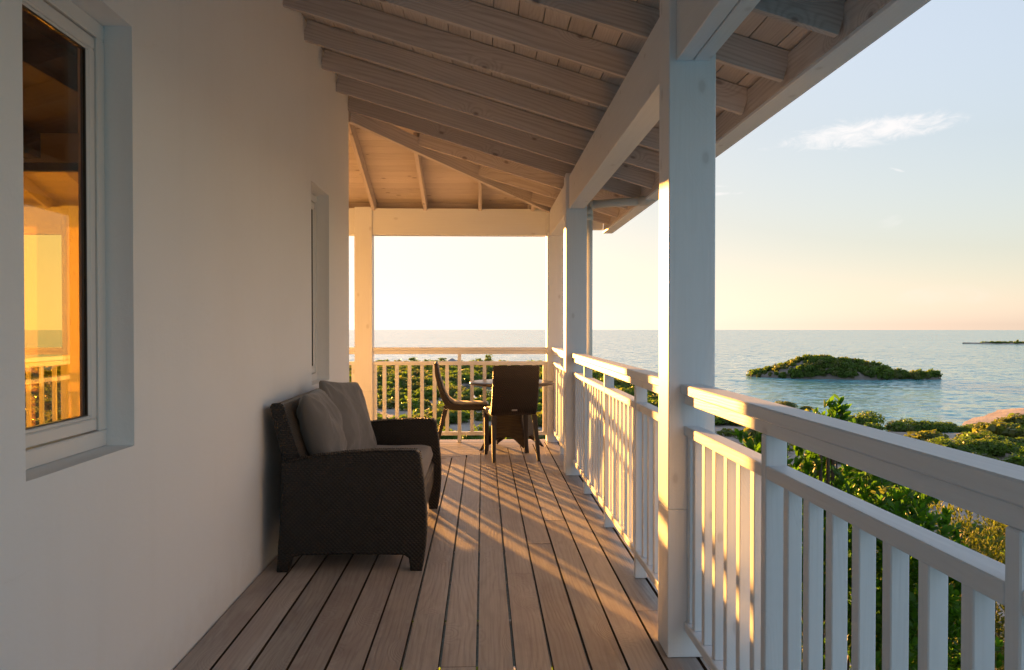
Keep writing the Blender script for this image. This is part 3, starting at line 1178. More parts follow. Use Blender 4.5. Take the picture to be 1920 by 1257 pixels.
for (ya, yb) in ((4.55, 4.635), (6.115, 6.20)):
    o = extrude_profile('arm', ARM, ya, yb, M['wicker'], sofa, .010)
    place_local(o, sofa)
    # braided edge: a row of strand loops along the top of the arm
    V = []; F = []
    top = [p for p in ARM if p[1] > .585]
    pts = []
    for a, b in zip(top[:-1], top[1:]):
        L_ = math.hypot(b[0] - a[0], b[1] - a[1]); n_ = max(1, int(L_ / .0115))
        pts += [(a[0] + (b[0] - a[0]) * i / n_, a[1] + (b[1] - a[1]) * i / n_) for i in range(n_)]
    for i, p in enumerate(pts):
        for yc in ((ya + .012, yb - .012)):
            c0 = Vector((p[0], yc + (.004 if i % 2 else -.004), p[1] + .001))
            b0 = len(V)
            for dx, dy, dz_ in ((.0065, 0, 0), (0, .010, 0), (-.0065, 0, 0), (0, -.010, 0), (0, 0, .0055), (0, 0, -.004)):
                V.append(c0 + Vector((dx, dy, dz_)))
            F += [(b0, b0 + 1, b0 + 4), (b0 + 1, b0 + 2, b0 + 4), (b0 + 2, b0 + 3, b0 + 4), (b0 + 3, b0, b0 + 4), (b0 + 1, b0, b0 + 5), (b0 + 2, b0 + 1, b0 + 5), (b0 + 3, b0 + 2, b0 + 5), (b0, b0 + 3, b0 + 5)]
    e = obj('braided_edge', mesh('braided_edge', V, F, M['wicker_back'], True), o)
    e['kind'] = 'stuff'
BACK = [(-1.146, .888), (-1.138, .899), (-1.100, .904), (-1.090, .896), (-1.045, .74), (-1.000, .60), (-.96, .40), (-.95, .16), (-1.04, .16), (-1.05, .36), (-1.08, .60), (-1.115, .75)]
o = extrude_profile('backrest', BACK, 4.637, 6.113, M['wicker_back'], sofa, .006); place_local(o, sofa)
SIDE = [(-1.155, .885), (-1.145, .905), (-1.098, .909), (-1.082, .897), (-1.036, .74), (-.99, .595), (-1.084, .59), (-1.12, .75)]
for (ya, yb) in ((4.600, 4.636), (6.114, 6.150)):
    o = extrude_profile('back_end', SIDE, ya, yb, M['wicker'], sofa, .004); place_local(o, sofa)
SEATB = [(-.95, .14), (-.375, .13), (-.358, .20), (-.352, .33), (-.372, .352), (-.95, .352)]
o = extrude_profile('seat_base', SEATB, 4.637, 6.113, M['wicker'], sofa, .004); place_local(o, sofa)


def cushion_mesh(name, lx, ly, lz, n=2.6, seed=0, wr=.006, m=None, nu=56, nv=56, pinch=.06, sag=0):
    """soft cushion in its own plane XY with thickness along Z"""
    V = []; F = []
    rs = random.Random(seed)
    ph = [rs.uniform(0, 6.28) for _ in range(12)]
    for side in (1, -1):
        for i in range(nu + 1):
            for j in range(nv + 1):
                a = -1 + 2 * i / nu; b = -1 + 2 * j / nv
                # rounded corners and slightly concave edges
                ex = 1 - pinch * (1 - b * b) * .6
                ey = 1 - pinch * (1 - a * a) * .6
                x = a * ex * lx / 2; y = b * ey * ly / 2
                cr = (abs(a) ** 6) * (abs(b) ** 6)
                x *= 1 - .04 * cr; y *= 1 - .04 * cr
                t_ = max(0, (1 - abs(a) ** n)) * max(0, (1 - abs(b) ** n))
                t_ = t_ ** .42
                z = side * lz / 2 * t_
                # folds: radial creases from the corners and soft dents
                for q, (cx, cy) in enumerate(((-1, -1), (1, -1), (-1, 1), (1, 1))):
                    dx, dy = a - cx, b - cy
                    rr_ = math.hypot(dx, dy)
                    an = math.atan2(dy, dx)
                    z += side * wr * 1.1 * math.sin(an * 8 + ph[q]) * math.exp(-((rr_ - .35) / .25) ** 2) * min(1, t_ * 1.4)
                nz = mnoise.noise(Vector((a * 1.6 + ph[4], b * 1.6 + ph[5], side * 2.0 + ph[6])))
                nz2 = mnoise.noise(Vector((a * 4.5 + ph[7], b * 2.2 + ph[8], side * 3.0)))
                z += side * (wr * 3.0 * nz + wr * .5 * (1 - abs(nz2)) ** 6) * min(1, t_ * 1.3)
                z += -sag * (1 - a * a) * (1 - b * b)
                V.append((x, y, z))
    N = (nu + 1) * (nv + 1)
    for s_ in (0, 1):
        for i in range(nu):
            for j in range(nv):
                a = s_ * N + i * (nv + 1) + j
                q = (a, a + 1, a + nv + 2, a + nv + 1)
                F.append(q if s_ else q[::-1])
    bm = bmesh.new()
    vv = [bm.verts.new(p) for p in V]
    for f in F:
        bm.faces.new([vv[k_] for k_ in f])
    bmesh.ops.remove_doubles(bm, verts=bm.verts, dist=.0004)
    bmesh.ops.recalc_face_normals(bm, faces=bm.faces)
    me = bpy.data.meshes.new(name); bm.to_mesh(me); bm.free(); me.materials.append(m); me.shade_smooth()
    return me


# seat cushion
me = cushion_mesh('seat_cushion', .60, 1.468, .135, n=14, seed=5, wr=.003, m=M['seatcush'], nu=34, nv=70, pinch=.0, sag=.004)
o = obj('seat_cushion', me, None, (-.652, 5.375, .4165))
tagm(o, 'long grey seat cushion lying on the wicker sofa', 'cushion')
# back pillows: local X = width (world Y), local Y = height, Z = towards the sitter


def pillow(label, c, wdt, hgt, th_, lean, turn, seed, roll=0):
    me = cushion_mesh('pillow', wdt, hgt, th_, n=2.3, seed=seed, wr=.010, m=M['cushion'], pinch=.10)
    o = bpy.data.objects.new('back_pillow', me)
    # columns: local x -> +Y world, local y -> up, local z -> +X
    B = Matrix(((0, 0, 1), (1, 0, 0), (0, 1, 0))).to_4x4()
    Lm = Matrix.Rotation(-lean, 4, 'Y')
    Tm = Matrix.Rotation(turn, 4, 'Z')
    Rm = Matrix.Rotation(roll, 4, 'X')
    o.matrix_world = Matrix.Translation(c) @ Tm @ Lm @ Rm @ B
    link(o)
    tagm(o, label, 'pillow', 'grey back pillows on the sofa')
    # piping seam
    return o


pillow('plain grey back pillow at the nearer end of the sofa', (-.955, 5.06, .705), .60, .50, .20, R(17), R(4), 3)
pillow('grey back pillow with creased top corner, at the farther end of the sofa', (-.905, 5.72, .70), .60, .55, .15, R(18), R(-14), 8, roll=R(-5))


# ================================================================== CHAIRS
def make_chair(label, loc, rz):
    c = thing('dining_chair', label, 'chair', loc, rz, 'wicker chairs at the round table')
    # side profile (y forward, z up) of the curved wicker shell
    outer = [(-.275, .935), (-.262, .80), (-.235, .68), (-.195, .56), (-.150, .475), (-.115, .445), (-.05, .437), (.30, .437)]
    inner = [(.315, .445), (.322, .475), (.312, .495), (.20, .497), (.02, .497), (-.06, .508), (-.115, .545), (-.155, .61), (-.19, .70), (-.218, .80), (-.235, .92), (-.243, .944), (-.262, .948)]
    o = extrude_profile('seat_shell', outer + inner, -.232, .232, M['wicker_chair'], c, .012, axis='x')
    # upholstered look of the inner face
    pad = [(.295, .4975), (.20, .5005), (.02, .5005), (-.058, .5115), (-.112, .548), (-.151, .612), (-.186, .702), (-.214, .80), (-.230, .90), (-.228, .90), (-.210, .80), (-.181, .703), (-.146, .616), (-.108, .553), (-.056, .517), (.02, .5045), (.20, .5045), (.295, .501)]
    o2 = extrude_profile('seat_pad', pad, -.205, .205, M['seat_pad'], c, 0, axis='x')

    def leg(x, y0, y1, z1, x1):
        V = []; F = []
        for (xx, yy_, zz, hw) in ((x1, y1, 0, .0145), (x1 + (x - x1) * .15, y1 + (y0 - y1) * .15, .07, .0175), (x, y0, z1, .0235)):
            for sx, sy in ((-1, -1), (1, -1), (1, 1), (-1, 1)):
                V.append((xx + sx * hw, yy_ + sy * hw, zz))
        for i in range(2):
            for s_ in range(4):
                q = (s_ + 1) % 4
                F.append((i * 4 + s_, i * 4 + q, i * 4 + 4 + q, i * 4 + 4 + s_))
        F.append((3, 2, 1, 0)); F.append((8, 9, 10, 11))
        bm = bmesh.new(); vv = [bm.verts.new(p) for p in V]
        for f in F:
            bm.faces.new([vv[k_] for k_ in f])
        bmesh.ops.bevel(bm, geom=list(bm.edges), offset=.004, segments=2, affect='EDGES', profile=.5)
        me = bpy.data.meshes.new('leg'); bm.to_mesh(me); bm.free(); me.materials.append(M['legs'])
        obj('leg', me, c)
    for s_ in (-1, 1):
        leg(s_ * .205, -.150, -.262, .452, s_ * .225)
        leg(s_ * .208, .285, .292, .440, s_ * .213)
    bx('maker_plate', -.028, .028, -.1915, -.188, .520, .538, M['metal'], None, bev=.002)
    return c


def parent_plate(c):
    pl = [o for o in COL.objects if o.name.startswith('maker_plate') and o.parent is None][0]
    pl.parent = c


chA = make_chair('dark wicker dining chair with its back turned to the camera', (.285, 8.50, 0), R(9))
parent_plate(chA)
chB = make_chair('dark wicker dining chair seen side on, left of the round table', (-.255, 9.20, 0), R(-90 + 2))
parent_plate(chB)
for q in COL.objects:
    if q.name.startswith('maker_plate'):
        # sits on the outside of the leaning back
        q.location = (0, -.1665, .500)
        q.rotation_euler = (.49, 0, 0)

# ================================================================== TABLE
tb = thing('round_table', 'round brown table with a flared wicker pedestal, partly hidden by the chair', 'table', (.315, 9.17, 0), R(25))
bm = bmesh.new()
prof = [(0, .735), (.42, .735), (.452, .732), (.460, .724), (.460, .712), (.452, .704), (.40, .700), (.38, .690), (0, .690)]
seg = 72
rings = []
for (r_, z_) in prof:
    if r_ == 0:
        rings.append([bm.verts.new((0, 0, z_))])
    else:
        rings.append([bm.verts.new((r_ * math.cos(2 * math.pi * i / seg), r_ * math.sin(2 * math.pi * i / seg), z_)) for i in range(seg)])
for a, b in zip(rings[:-1], rings[1:]):
    for i in range(seg):
        j = (i + 1) % seg
        if len(a) == 1:
            bm.faces.new((a[0], b[i], b[j]))
        elif len(b) == 1:
            bm.faces.new((a[j], a[i], b[0]))
        else:
            bm.faces.new((a[i], b[i], b[j], a[j]))
bmesh.ops.recalc_face_normals(bm, faces=bm.faces)
me = bpy.data.meshes.new('table_top'); bm.to_mesh(me); bm.free(); me.materials.append(M['tabletop']); me.shade_smooth()
obj('table_top', me, tb)
V = []; F = []
nt, nz_ = 96, 22
for i in range(nt):
    t_ = 2 * math.pi * i / nt
    q = abs(math.sin(2 * t_))           # 0 at the corners (feet), 1 mid side
    zb = .15 * (1 - (1 - min(1, q * 1.02)) ** 1.6) if q > .02 else 0
    for j in range(nz_ + 1):
        s_ = j / nz_
        z_ = zb + (.688 - zb) * s_
        # square plan with rounded corners at t = 0, 90, 180, 270 degrees
        rc = .225 + .17 * (1 - min(1, z_ / .42)) ** 1.7
        flat = rc * (.7071 / max(abs(math.cos(t_)) + abs(math.sin(t_)), 1e-6) * 1.4142)
        r_ = flat * (1 - .10 * (1 - min(1, z_ / .5)) * q)
        V.append((r_ * math.cos(t_), r_ * math.sin(t_), z_))
for i in range(nt):
    k2 = (i + 1) % nt
    for j in range(nz_):
        F.append((i * (nz_ + 1) + j, k2 * (nz_ + 1) + j, k2 * (nz_ + 1) + j + 1, i * (nz_ + 1) + j + 1))
me = mesh('pedestal', V, F, M['wicker_chair'], True)
pd = obj('pedestal', me, tb)
so = pd.modifiers.new('thickness', 'SOLIDIFY'); so.thickness = .018; so.offset = -1

# ================================================================== VEGETATION


def rot_rand(n, up_bias=0.0, nrm=None):
    """n random orthonormal frames (t, b), normals blended with nrm"""
    r_ = rng.normal(size=(n, 3))
    if nrm is not None:
        r_ = r_ * (1 - up_bias) + nrm * up_bias * 2.0
    r_ /= np.linalg.norm(r_, axis=1)[:, None] + 1e-9
    a = rng.normal(size=(n, 3))
    t = np.cross(r_, a); t /= np.linalg.norm(t, axis=1)[:, None] + 1e-9
    b = np.cross(r_, t)
    return r_, t, b


def clump_template(n, leaf, lobes=7, flat=.8, seed=0):
    """bush of unit radius: leaf quads over a lumpy dome"""
    rs = np.random.default_rng(seed)
    lc = []
    for i in range(lobes):
        a = rs.uniform(0, 2 * np.pi); r_ = rs.uniform(.15, .62)
        lc.append((r_ * math.cos(a), r_ * math.sin(a), rs.uniform(.15, .6) * flat, rs.uniform(.28, .5)))
    lc.append((0, 0, .35 * flat, .55))
    lc = np.array(lc)
    k = rs.integers(0, len(lc), n)
    d = rs.normal(size=(n, 3)); d[:, 2] = np.abs(d[:, 2]) * 1.0 - .25
    d /= np.linalg.norm(d, axis=1)[:, None]
    rad_ = lc[k, 3] * rs.uniform(.62, 1.10, n) ** .6
    c = lc[k, :3] + d * rad_[:, None]
    c[:, 2] = np.maximum(c[:, 2], .02)
    nr_, t, b = rot_rand(n, .45, d)
    s_ = leaf * rs.uniform(.6, 1.35, n)[:, None]
    V = np.stack([c - t * s_ * .5 - b * s_ * .22, c - t * s_ * .1 + b * s_ * -.36, c + t * s_ * .55, c - t * s_ * .1 + b * s_ * .36], 1).reshape(-1, 3)
    F = np.arange(n * 4).reshape(n, 4)
    return V, F


def scrub(name, spots, templates, m, label):
    """many bushes nobody could count, joined: spots = list of (x, y, z, radius, height)"""
    Vs = []; Fs = []; off = 0
    for (x, y, z, r_, h_) in spots:
        V, F = templates[rng.integers(0, len(templates))]
        a = rng.uniform(0, 2 * np.pi)
        c, s_ = math.cos(a), math.sin(a)
        X = V[:, 0] * c - V[:, 1] * s_; Y = V[:, 0] * s_ + V[:, 1] * c
        Vs.append(np.column_stack([X * r_ + x, Y * r_ + y, V[:, 2] * h_ + z]))
        Fs.append(F + off); off += len(V)
    o = obj(name, mesh_np(name, np.concatenate(Vs), np.concatenate(Fs), m))
    o['kind'] = 'stuff'
    o['label'] = label
    return o


T_FAR = [clump_template(320, .28, seed=i) for i in range(8)]
T_MID = [clump_template(1500, .145, lobes=9, seed=20 + i) for i in range(5)]
T_ISL = [clump_template(230, .30, seed=40 + i) for i in range(6)]

SAND = [(-19.7, 143, 8.5), (-23, 150, 6), (-.5, 126.8, 4.5), (3, 131, 3), (33, 108.9, 5), (27, 104, 5), (63, 117.8, 4.2), (56, 116, 4.5), (68, 118.5, 3.6), (90, 147, 9), (99, 153, 9), (83, 136, 5), (76, 118.0, 5.2), (81, 116, 5), (46.4, 77.7, 4.0), (44.3, 71.7, 3.6), (49, 84, 3), (52, 112, 5), (42.5, 100, 3), (12.3, 172, 3), (-8, 171, 2.5), (40, 66, 3), (36, 88, 3), (24, 92, 3), (105, 158, 8), (44, 120, 4)]
sa = np.array(SAND)


def grows(P):
    ok = np.ones(len(P), bool)
    for (x, y, r_) in SAND:
        ok &= np.hypot(P[:, 0] - x, P[:, 1] - y) > r_ + 1.9
    z = height(P)
    ok &= z > ZS + .12
    return ok, z


spots = []
# far flat land in front and to the left
n = 8200
az = rng.uniform(R(-38), R(52), n)
dist = np.sqrt(rng.uniform(62 ** 2, 352 ** 2, n))
P = np.stack([dist * np.sin(az), dist * np.cos(az)], 1)
ok, z = grows(P)
dens = fbm(P, .06, 9)
ok &= (dens > -.75)
P = P[ok]; z = z[ok]
for (x, y), zz in zip(P[:3100], z[:3100]):
    d = math.hypot(x, y)
    r_ = rng.uniform(1.8, 3.4) * (1 + .12 * (d > 200))
    spots.append((x, y, zz - .1, r_, r_ * rng.uniform(.55, .95)))
big = scrub('mangrove_scrub', [s_ for i, s_ in enumerate(spots) if i % 3], T_FAR, M['mangrove'], 'low green mangrove scrub covering the flat coastal land')
sm2 = scrub('olive_scrub', [s_ for i, s_ in enumerate(spots) if i % 3 == 0], T_FAR, M['mangrove2'], 'olive and reddish scrub mixed into the coastal thicket')
# slope below the house
spots = []
n = 900
az = rng.uniform(R(-42), R(52), n)
dist = np.sqrt(rng.uniform(14 ** 2, 66 ** 2, n))
P = np.stack([dist * np.sin(az), dist * np.cos(az)], 1)
ok, z = grows(P)
for (x, y), zz, k_ in zip(P, z, ok):
    if not k_ or len(spots) > 330:
        continue
    r_ = rng.uniform(.9, 1.9)
    spots.append((x, y, zz - .05, r_, r_ * rng.uniform(.6, 1.0)))
scrub('hillside_scrub', [s_ for i, s_ in enumerate(spots) if i % 4], T_MID[:3], M['mangrove'], 'scrub covering the slope below the veranda')
scrub('dry_hillside_scrub', [s_ for i, s_ in enumerate(spots) if i % 4 == 0], T_MID[3:], M['fineleaf'], 'dry yellowish scrub on the slope below the veranda')

# bushes one can tell apart
bush_meshes = [mesh_np('bush', *clump_template(4200, .10, lobes=11, seed=60 + i), M['mangrove' if i != 2 else 'mangrove2']) for i in range(4)]
BUSH = [
    ((60.0, 130.2), 3.4, 3.0, 0, 'round green bush at the water edge, left end of the shore clump'),
    ((63.8, 127.4), 3.3, 1.9, 2, 'grey brown patched bush in the middle of the shore clump'),
    ((67.6, 127.6), 3.5, 2.3, 1, 'green bush right of the brownish one in the shore clump'),
    ((71.0, 128.6), 3.0, 2.0, 3, 'green bush at the right tip of the shore clump beside open water'),
    ((60.4, 166.6), 2.6, 1.9, 2, 'small dull bush standing in the shallows left of the shore clump'),
    ((63.5, 163.0), 2.0, 1.1, 2, 'low tuft in the shallows below the islet'),
    ((63.0, 145.6), 1.8, 1.3, 2, 'tiny grey bush in the water beside the shore clump'),
    ((55.5, 97.5), 3.4, 2.6, 0, 'yellow green bush in front of the pale sand, left of the dark one'),
    ((59.8, 98.5), 3.6, 2.5, 1, 'dark green bush left of the sand patch on the right'),
    ((66.0, 101.0), 3.8, 2.3, 3, 'broad green bush just below the sand patch on the right'),
    ((70.0, 99.0), 4.0, 2.3, 0, 'leafy green bush at the right edge above the rail'),
    ((73.5, 122.8), 3.2, 1.7, 1, 'dark bush strip behind the sand patch on the right, its left end'),
    ((78.0, 124.0), 3.2, 1.6, 3, 'dark bush behind the sand patch beside the beach spit'),
    ((83.0, 126.0), 3.4, 1.7, 0, 'dark bush behind the sand patch nearest the right edge'),
    ((64.2, 104.5), 2.6, 2.2, 1, 'dark bush topping the thicket between the two sand patches'),
    ((38.5, 137.5), 3.2, 3.0, 1, 'dark shore bush seen beside the near post'),
    ((42.5, 134.0), 3.2, 2.4, 3, 'low shore bush right of the near post under the cap rail'),
]
for (xy, r_, h_, k_, lab) in BUSH:
    o = bpy.data.objects.new('mangrove_bush', bush_meshes[k_])
    zz = max(gz(*xy), ZS - .15) - .1
    o.location = (xy[0], xy[1], zz); o.scale = (r_, r_, h_); o.rotation_euler = (0, 0, rnd.uniform(0, 6.28))
    link(o); tagm(o, lab, 'bush')

# ---- islet
IC = (112.5, 268)
prof_h = [(-26, .0), (-22, 1.0), (-17, 2.8), (-13, 4.8), (-9, 6.8), (-4, 7.6), (1, 7.0), (6, 5.8), (11, 4.4), (16, 2.6), (20, .9), (24, .6), (27, 1.4), (30, .8), (32, 0)]
ux, uy = 1.0, -.32
un = math.hypot(ux, uy); ux /= un; uy /= un


def islet_h(s_, t_):
    h_ = np.interp(s_, [p[0] for p in prof_h], [p[1] for p in prof_h])
    wd_ = np.interp(s_, [-27, -20, -10, 5, 15, 22, 26, 32], [.5, 6, 10, 10, 8, 3.5, 5, .5])
    k_ = np.clip(1 - (t_ / wd_) ** 2, 0, 1)
    return h_ * k_ ** .8 * .72


SS, TT = np.meshgrid(np.linspace(-33, 33, 110), np.linspace(-12, 12, 46))
ss, tt = SS.ravel(), TT.ravel()
px_ = IC[0] + ss * ux - tt * uy; py_ = IC[1] + ss * uy + tt * ux
PP = np.stack([px_, py_], 1)
hh = islet_h(ss, tt)
zz = ZS - .5 + hh + np.where(hh > .05, .75 + np.abs(fbm(PP, 1.3, 4)) * .7, 0)
I = np.arange(len(ss)).reshape(SS.shape)
F = np.stack([I[:-1, :-1].ravel(), I[:-1, 1:].ravel(), I[1:, 1:].ravel(), I[1:, :-1].ravel()], 1)
isl = obj('islet', mesh_np('islet', np.column_stack([px_, py_, zz]), F, M['islet_rock'], True))
isl['kind'] = 'structure'; isl['label'] = 'low rocky islet lying off the shore'
sp1 = []; sp2 = []
for i in range(1000):
    s_ = rng.uniform(-30.5, 31); t_ = rng.uniform(-10, 10)
    h_ = float(islet_h(np.array([s_]), np.array([t_]))[0])
    if h_ < .03:
        continue
    if -22 < s_ < -9 and -7 < t_ < -1 and rng.uniform() < .75:
        continue          # bare grey rock face on the left shoulder
    x = IC[0] + s_ * ux - t_ * uy; y = IC[1] + s_ * uy + t_ * ux
    r_ = rng.uniform(1.0, 2.4)
    (sp2 if rng.uniform() < .3 else sp1).append((x, y, ZS - .5 + h_ + .45, r_, r_ * rng.uniform(.7, 1.35)))
scrub('islet_scrub', sp1, T_ISL, M['mangrove'], 'dense green scrub covering the islet')
scrub('dry_islet_scrub', sp2, T_ISL, M['mangrove2'], 'brownish scrub mixed in on the islet')
o = bpy.data.objects.new('mangrove_bush', bush_meshes[0])
o.location = (IC[0] - 6 * ux + 8.5 * uy, IC[1] - 6 * uy - 8.5 * ux, ZS); o.scale = (4.0, 3.0, 3.4); link(o)
tagm(o, 'bright green rounded bush at the waterline in the middle of the islet', 'bush')

# ---- far low cay on the right of the horizon
n_ = 60
V = []; F = []
for i in range(n_ + 1):
    a = i / n_
    x = 486 + 330 * a; y = 838 - 190 * a
    wd_ = 26 * math.sin(math.pi * min(1, a * 3 + .03)) if a < .17 else 26
    wd_ = max(.6, min(26, 140 * a + .6))
    for j, (t_, h_) in enumerate(((-1, -.3), (-.6, .8), (0, 1.3), (.6, .8), (1, -.3))):
        V.append((x - t_ * wd_ * .5, y + t_ * wd_, ZS + h_))
for i in range(n_):
    for j in range(4):
        F.append((i * 5 + j, i * 5 + j + 1, (i + 1) * 5 + j + 1, (i + 1) * 5 + j))
cay = obj('far_cay', mesh('far_cay', V, F, M['ground'], True)); cay['kind'] = 'structure'
cay['label'] = 'thin sandy cay near the horizon on the right'
sp = []
for i in range(520):
    a = rng.uniform(.06, 1)
    x = 486 + 330 * a; y = 838 - 190 * a
    t_ = rng.uniform(-.45, .9) * max(.6, min(26, 140 * a))
    r_ = rng.uniform(2, 3.6)
    sp.append((x - t_ * .5, y + t_, ZS + .6, r_, rng.uniform(1.4, 2.6)))
for x_, h_ in ((.17, 6.5), (.18, 4.5), (.20, 6.2), (.125, 4.2)):
    sp.append((486 + 330 * x_, 838 - 190 * x_, ZS + .6, 1.8, h_))
scrub('cay_scrub', sp, [clump_template(70, .55, seed=80 + i) for i in range(3)], M['mangrove'], 'dark low scrub along the far cay')

# ---- distant house
dh = thing('distant_house', 'small pale house with grey pyramid roof far off among the mangroves', 'house', (-11.0, 300, ZS + .6))
bx('walls', -14.2, -7.8, 297, 303, ZS + .5, -11.7, M['plaster'], dh, bev=0)
V = [(-15, 296.2, -11.75), (-7.0, 296.2, -11.75), (-7.0, 303.8, -11.75), (-15, 303.8, -11.75), (-11, 300, -9.35)]
o = bpy.data.objects.new('roof', mesh('roof', V, [(0, 1, 4), (1, 2, 4), (2, 3, 4), (3, 0, 4), (3, 2, 1, 0)], plain('blue_grey_roof', (.2, .22, .25), .6)))
link(o, dh); o.matrix_local = dh.matrix_basis.inverted()
for xx in (-13.2, -11.2, -9.2):
    bx('window', xx, xx + .8, 296.96, 296.998, -13.2, -12.2, M['gasket'], dh, bev=0)


def tree(label, x, y, zb, H, cr, seed, m, n=900, leaf=.3, wisp=False):
    rs = np.random.default_rng(seed)
    t_ = thing('tree', label, 'tree', (x, y, zb))
    tube('trunk', [(x, y, zb - .2), (x + .1, y, zb + H * .4), (x - .05, y + .1, zb + H * .8)], [.12, .09, .04], M['twig'], t_, 8)
    Vs = []; Fs = []; off = 0
    for i in range(14):
        hz = rs.uniform(.35, .95) * H; a = rs.uniform(0, 6.28); r_ = rs.uniform(.1, .75) * cr * (1.15 - hz / H * .6)
        V, F = clump_template(n // 14, leaf, lobes=4, seed=seed * 31 + i)
        s_ = rs.uniform(.35, .55) * cr
        vz = s_ * (1.7 if wisp else 1.0)
        Vs.append(V * (s_, s_, vz) + (x + r_ * math.cos(a), y + r_ * math.sin(a), zb + hz - s_ * .4)); Fs.append(F + off); off += len(V)
    o = bpy.data.objects.new('crown', mesh_np('crown', np.concatenate(Vs), np.concatenate(Fs), m))
    link(o, t_); o.matrix_local = t_.matrix_basis.inverted()


zl = ZS + .5
tree('bushy tree standing right of the distant house', -1.0, 292, zl, 5.0, 2.6, 1, M['mangrove'])
tree('wispy tree with feathery top right of the distant house', 2.0, 296, zl, 5.8, 2.4, 2, M['mangrove'], wisp=True)
tree('low spreading tree left of the distant house', -19.0, 294, zl, 4.6, 2.8, 3, M['mangrove'])
tree('dark tree farther left of the distant house', -24.5, 298, zl, 5.0, 2.6, 4, M['mangrove'])
tree('rounded tree close behind the distant house', -15.0, 310, zl, 4.9, 2.8, 5, M['mangrove'])


# ---- broad leaved shrub just outside the railing
def leaf_geo(L=1.0, Wd=.42, fold=.12, curl=.12):
    V = [(0, 0, 0), (.18 * L, .30 * Wd, fold * Wd), (.5 * L, .5 * Wd, fold * Wd - curl * .1), (.82 * L, .34 * Wd, fold * Wd * .6 - curl * .3), (L, 0, -curl * .55),
         (.82 * L, -.34 * Wd, fold * Wd * .6 - curl * .3), (.5 * L, -.5 * Wd, fold * Wd - curl * .1), (.18 * L, -.30 * Wd, fold * Wd), (.5 * L, 0, -curl * .12)]
    F = [(0, 8, 2, 1), (8, 4, 3, 2), (0, 7, 6, 8), (8, 6, 5, 4)]
    return np.array(V), np.array(F)


def rosettes(tips, dirs, L, Wd, per=8, spread=.9, seed=0):
    rs = np.random.default_rng(seed)
    LV, LF = leaf_geo(1.0, Wd / L)
    Vs = []; Fs = []; off = 0
    n = len(tips) * per
    T = np.repeat(tips, per, 0); D = np.repeat(dirs, per, 0)
    D = D / np.linalg.norm(D, axis=1)[:, None]
    r_ = rs.normal(size=(n, 3)); perp = r_ - D * (r_ * D).sum(1)[:, None]; perp /= np.linalg.norm(perp, axis=1)[:, None]
    k_ = rs.uniform(.35, 1.15, n)[:, None] * spread
    x = D + perp * k_; x /= np.linalg.norm(x, axis=1)[:, None]
    z = D * k_ - perp * .9 + rs.normal(size=(n, 3)) * .18 + np.array([0, 0, .35]); z -= x * (z * x).sum(1)[:, None]; z /= np.linalg.norm(z, axis=1)[:, None]
    y = np.cross(z, x)
    s_ = L * rs.uniform(.6, 1.15, n)
    base = T - D * (rs.uniform(0, .8, n) * L)[:, None]
    V = base[:, None, :] + s_[:, None, None] * (LV[None, :, 0:1] * x[:, None, :] + LV[None, :, 1:2] * y[:, None, :] + LV[None, :, 2:3] * z[:, None, :])
    F = (LF[None] + (np.arange(n) * len(LV))[:, None, None]).reshape(-1, 4)
    return V.reshape(-1, 3), F, (base, x, y, z, s_)


def ell_tips(ells, n, seed, inner=.55, zmin=-99):
    rs = np.random.default_rng(seed)
    vol = np.array([e[1][0] * e[1][1] * e[1][2] for e in ells]) ** .67
    k_ = rs.choice(len(ells), n, p=vol / vol.sum())
    d = rs.normal(size=(n, 3)); d /= np.linalg.norm(d, axis=1)[:, None]
    rad_ = rs.uniform(inner ** 3, 1, n) ** (1 / 3)
    lump = 1 + .16 * np.sin(d[:, 0] * 6 + k_) * np.sin(d[:, 1] * 5 + 2 * k_) + .10 * np.sin(d[:, 2] * 9 + k_)
    c = np.array([e[0] for e in ells])[k_]; r_ = np.array([e[1] for e in ells])[k_]
    P = c + d * r_ * (rad_ * lump)[:, None]
    D = d * .8 + np.array([0, 0, .75]) + rs.normal(size=(n, 3)) * .25
    ok = P[:, 2] > zmin
    return P[ok], D[ok]


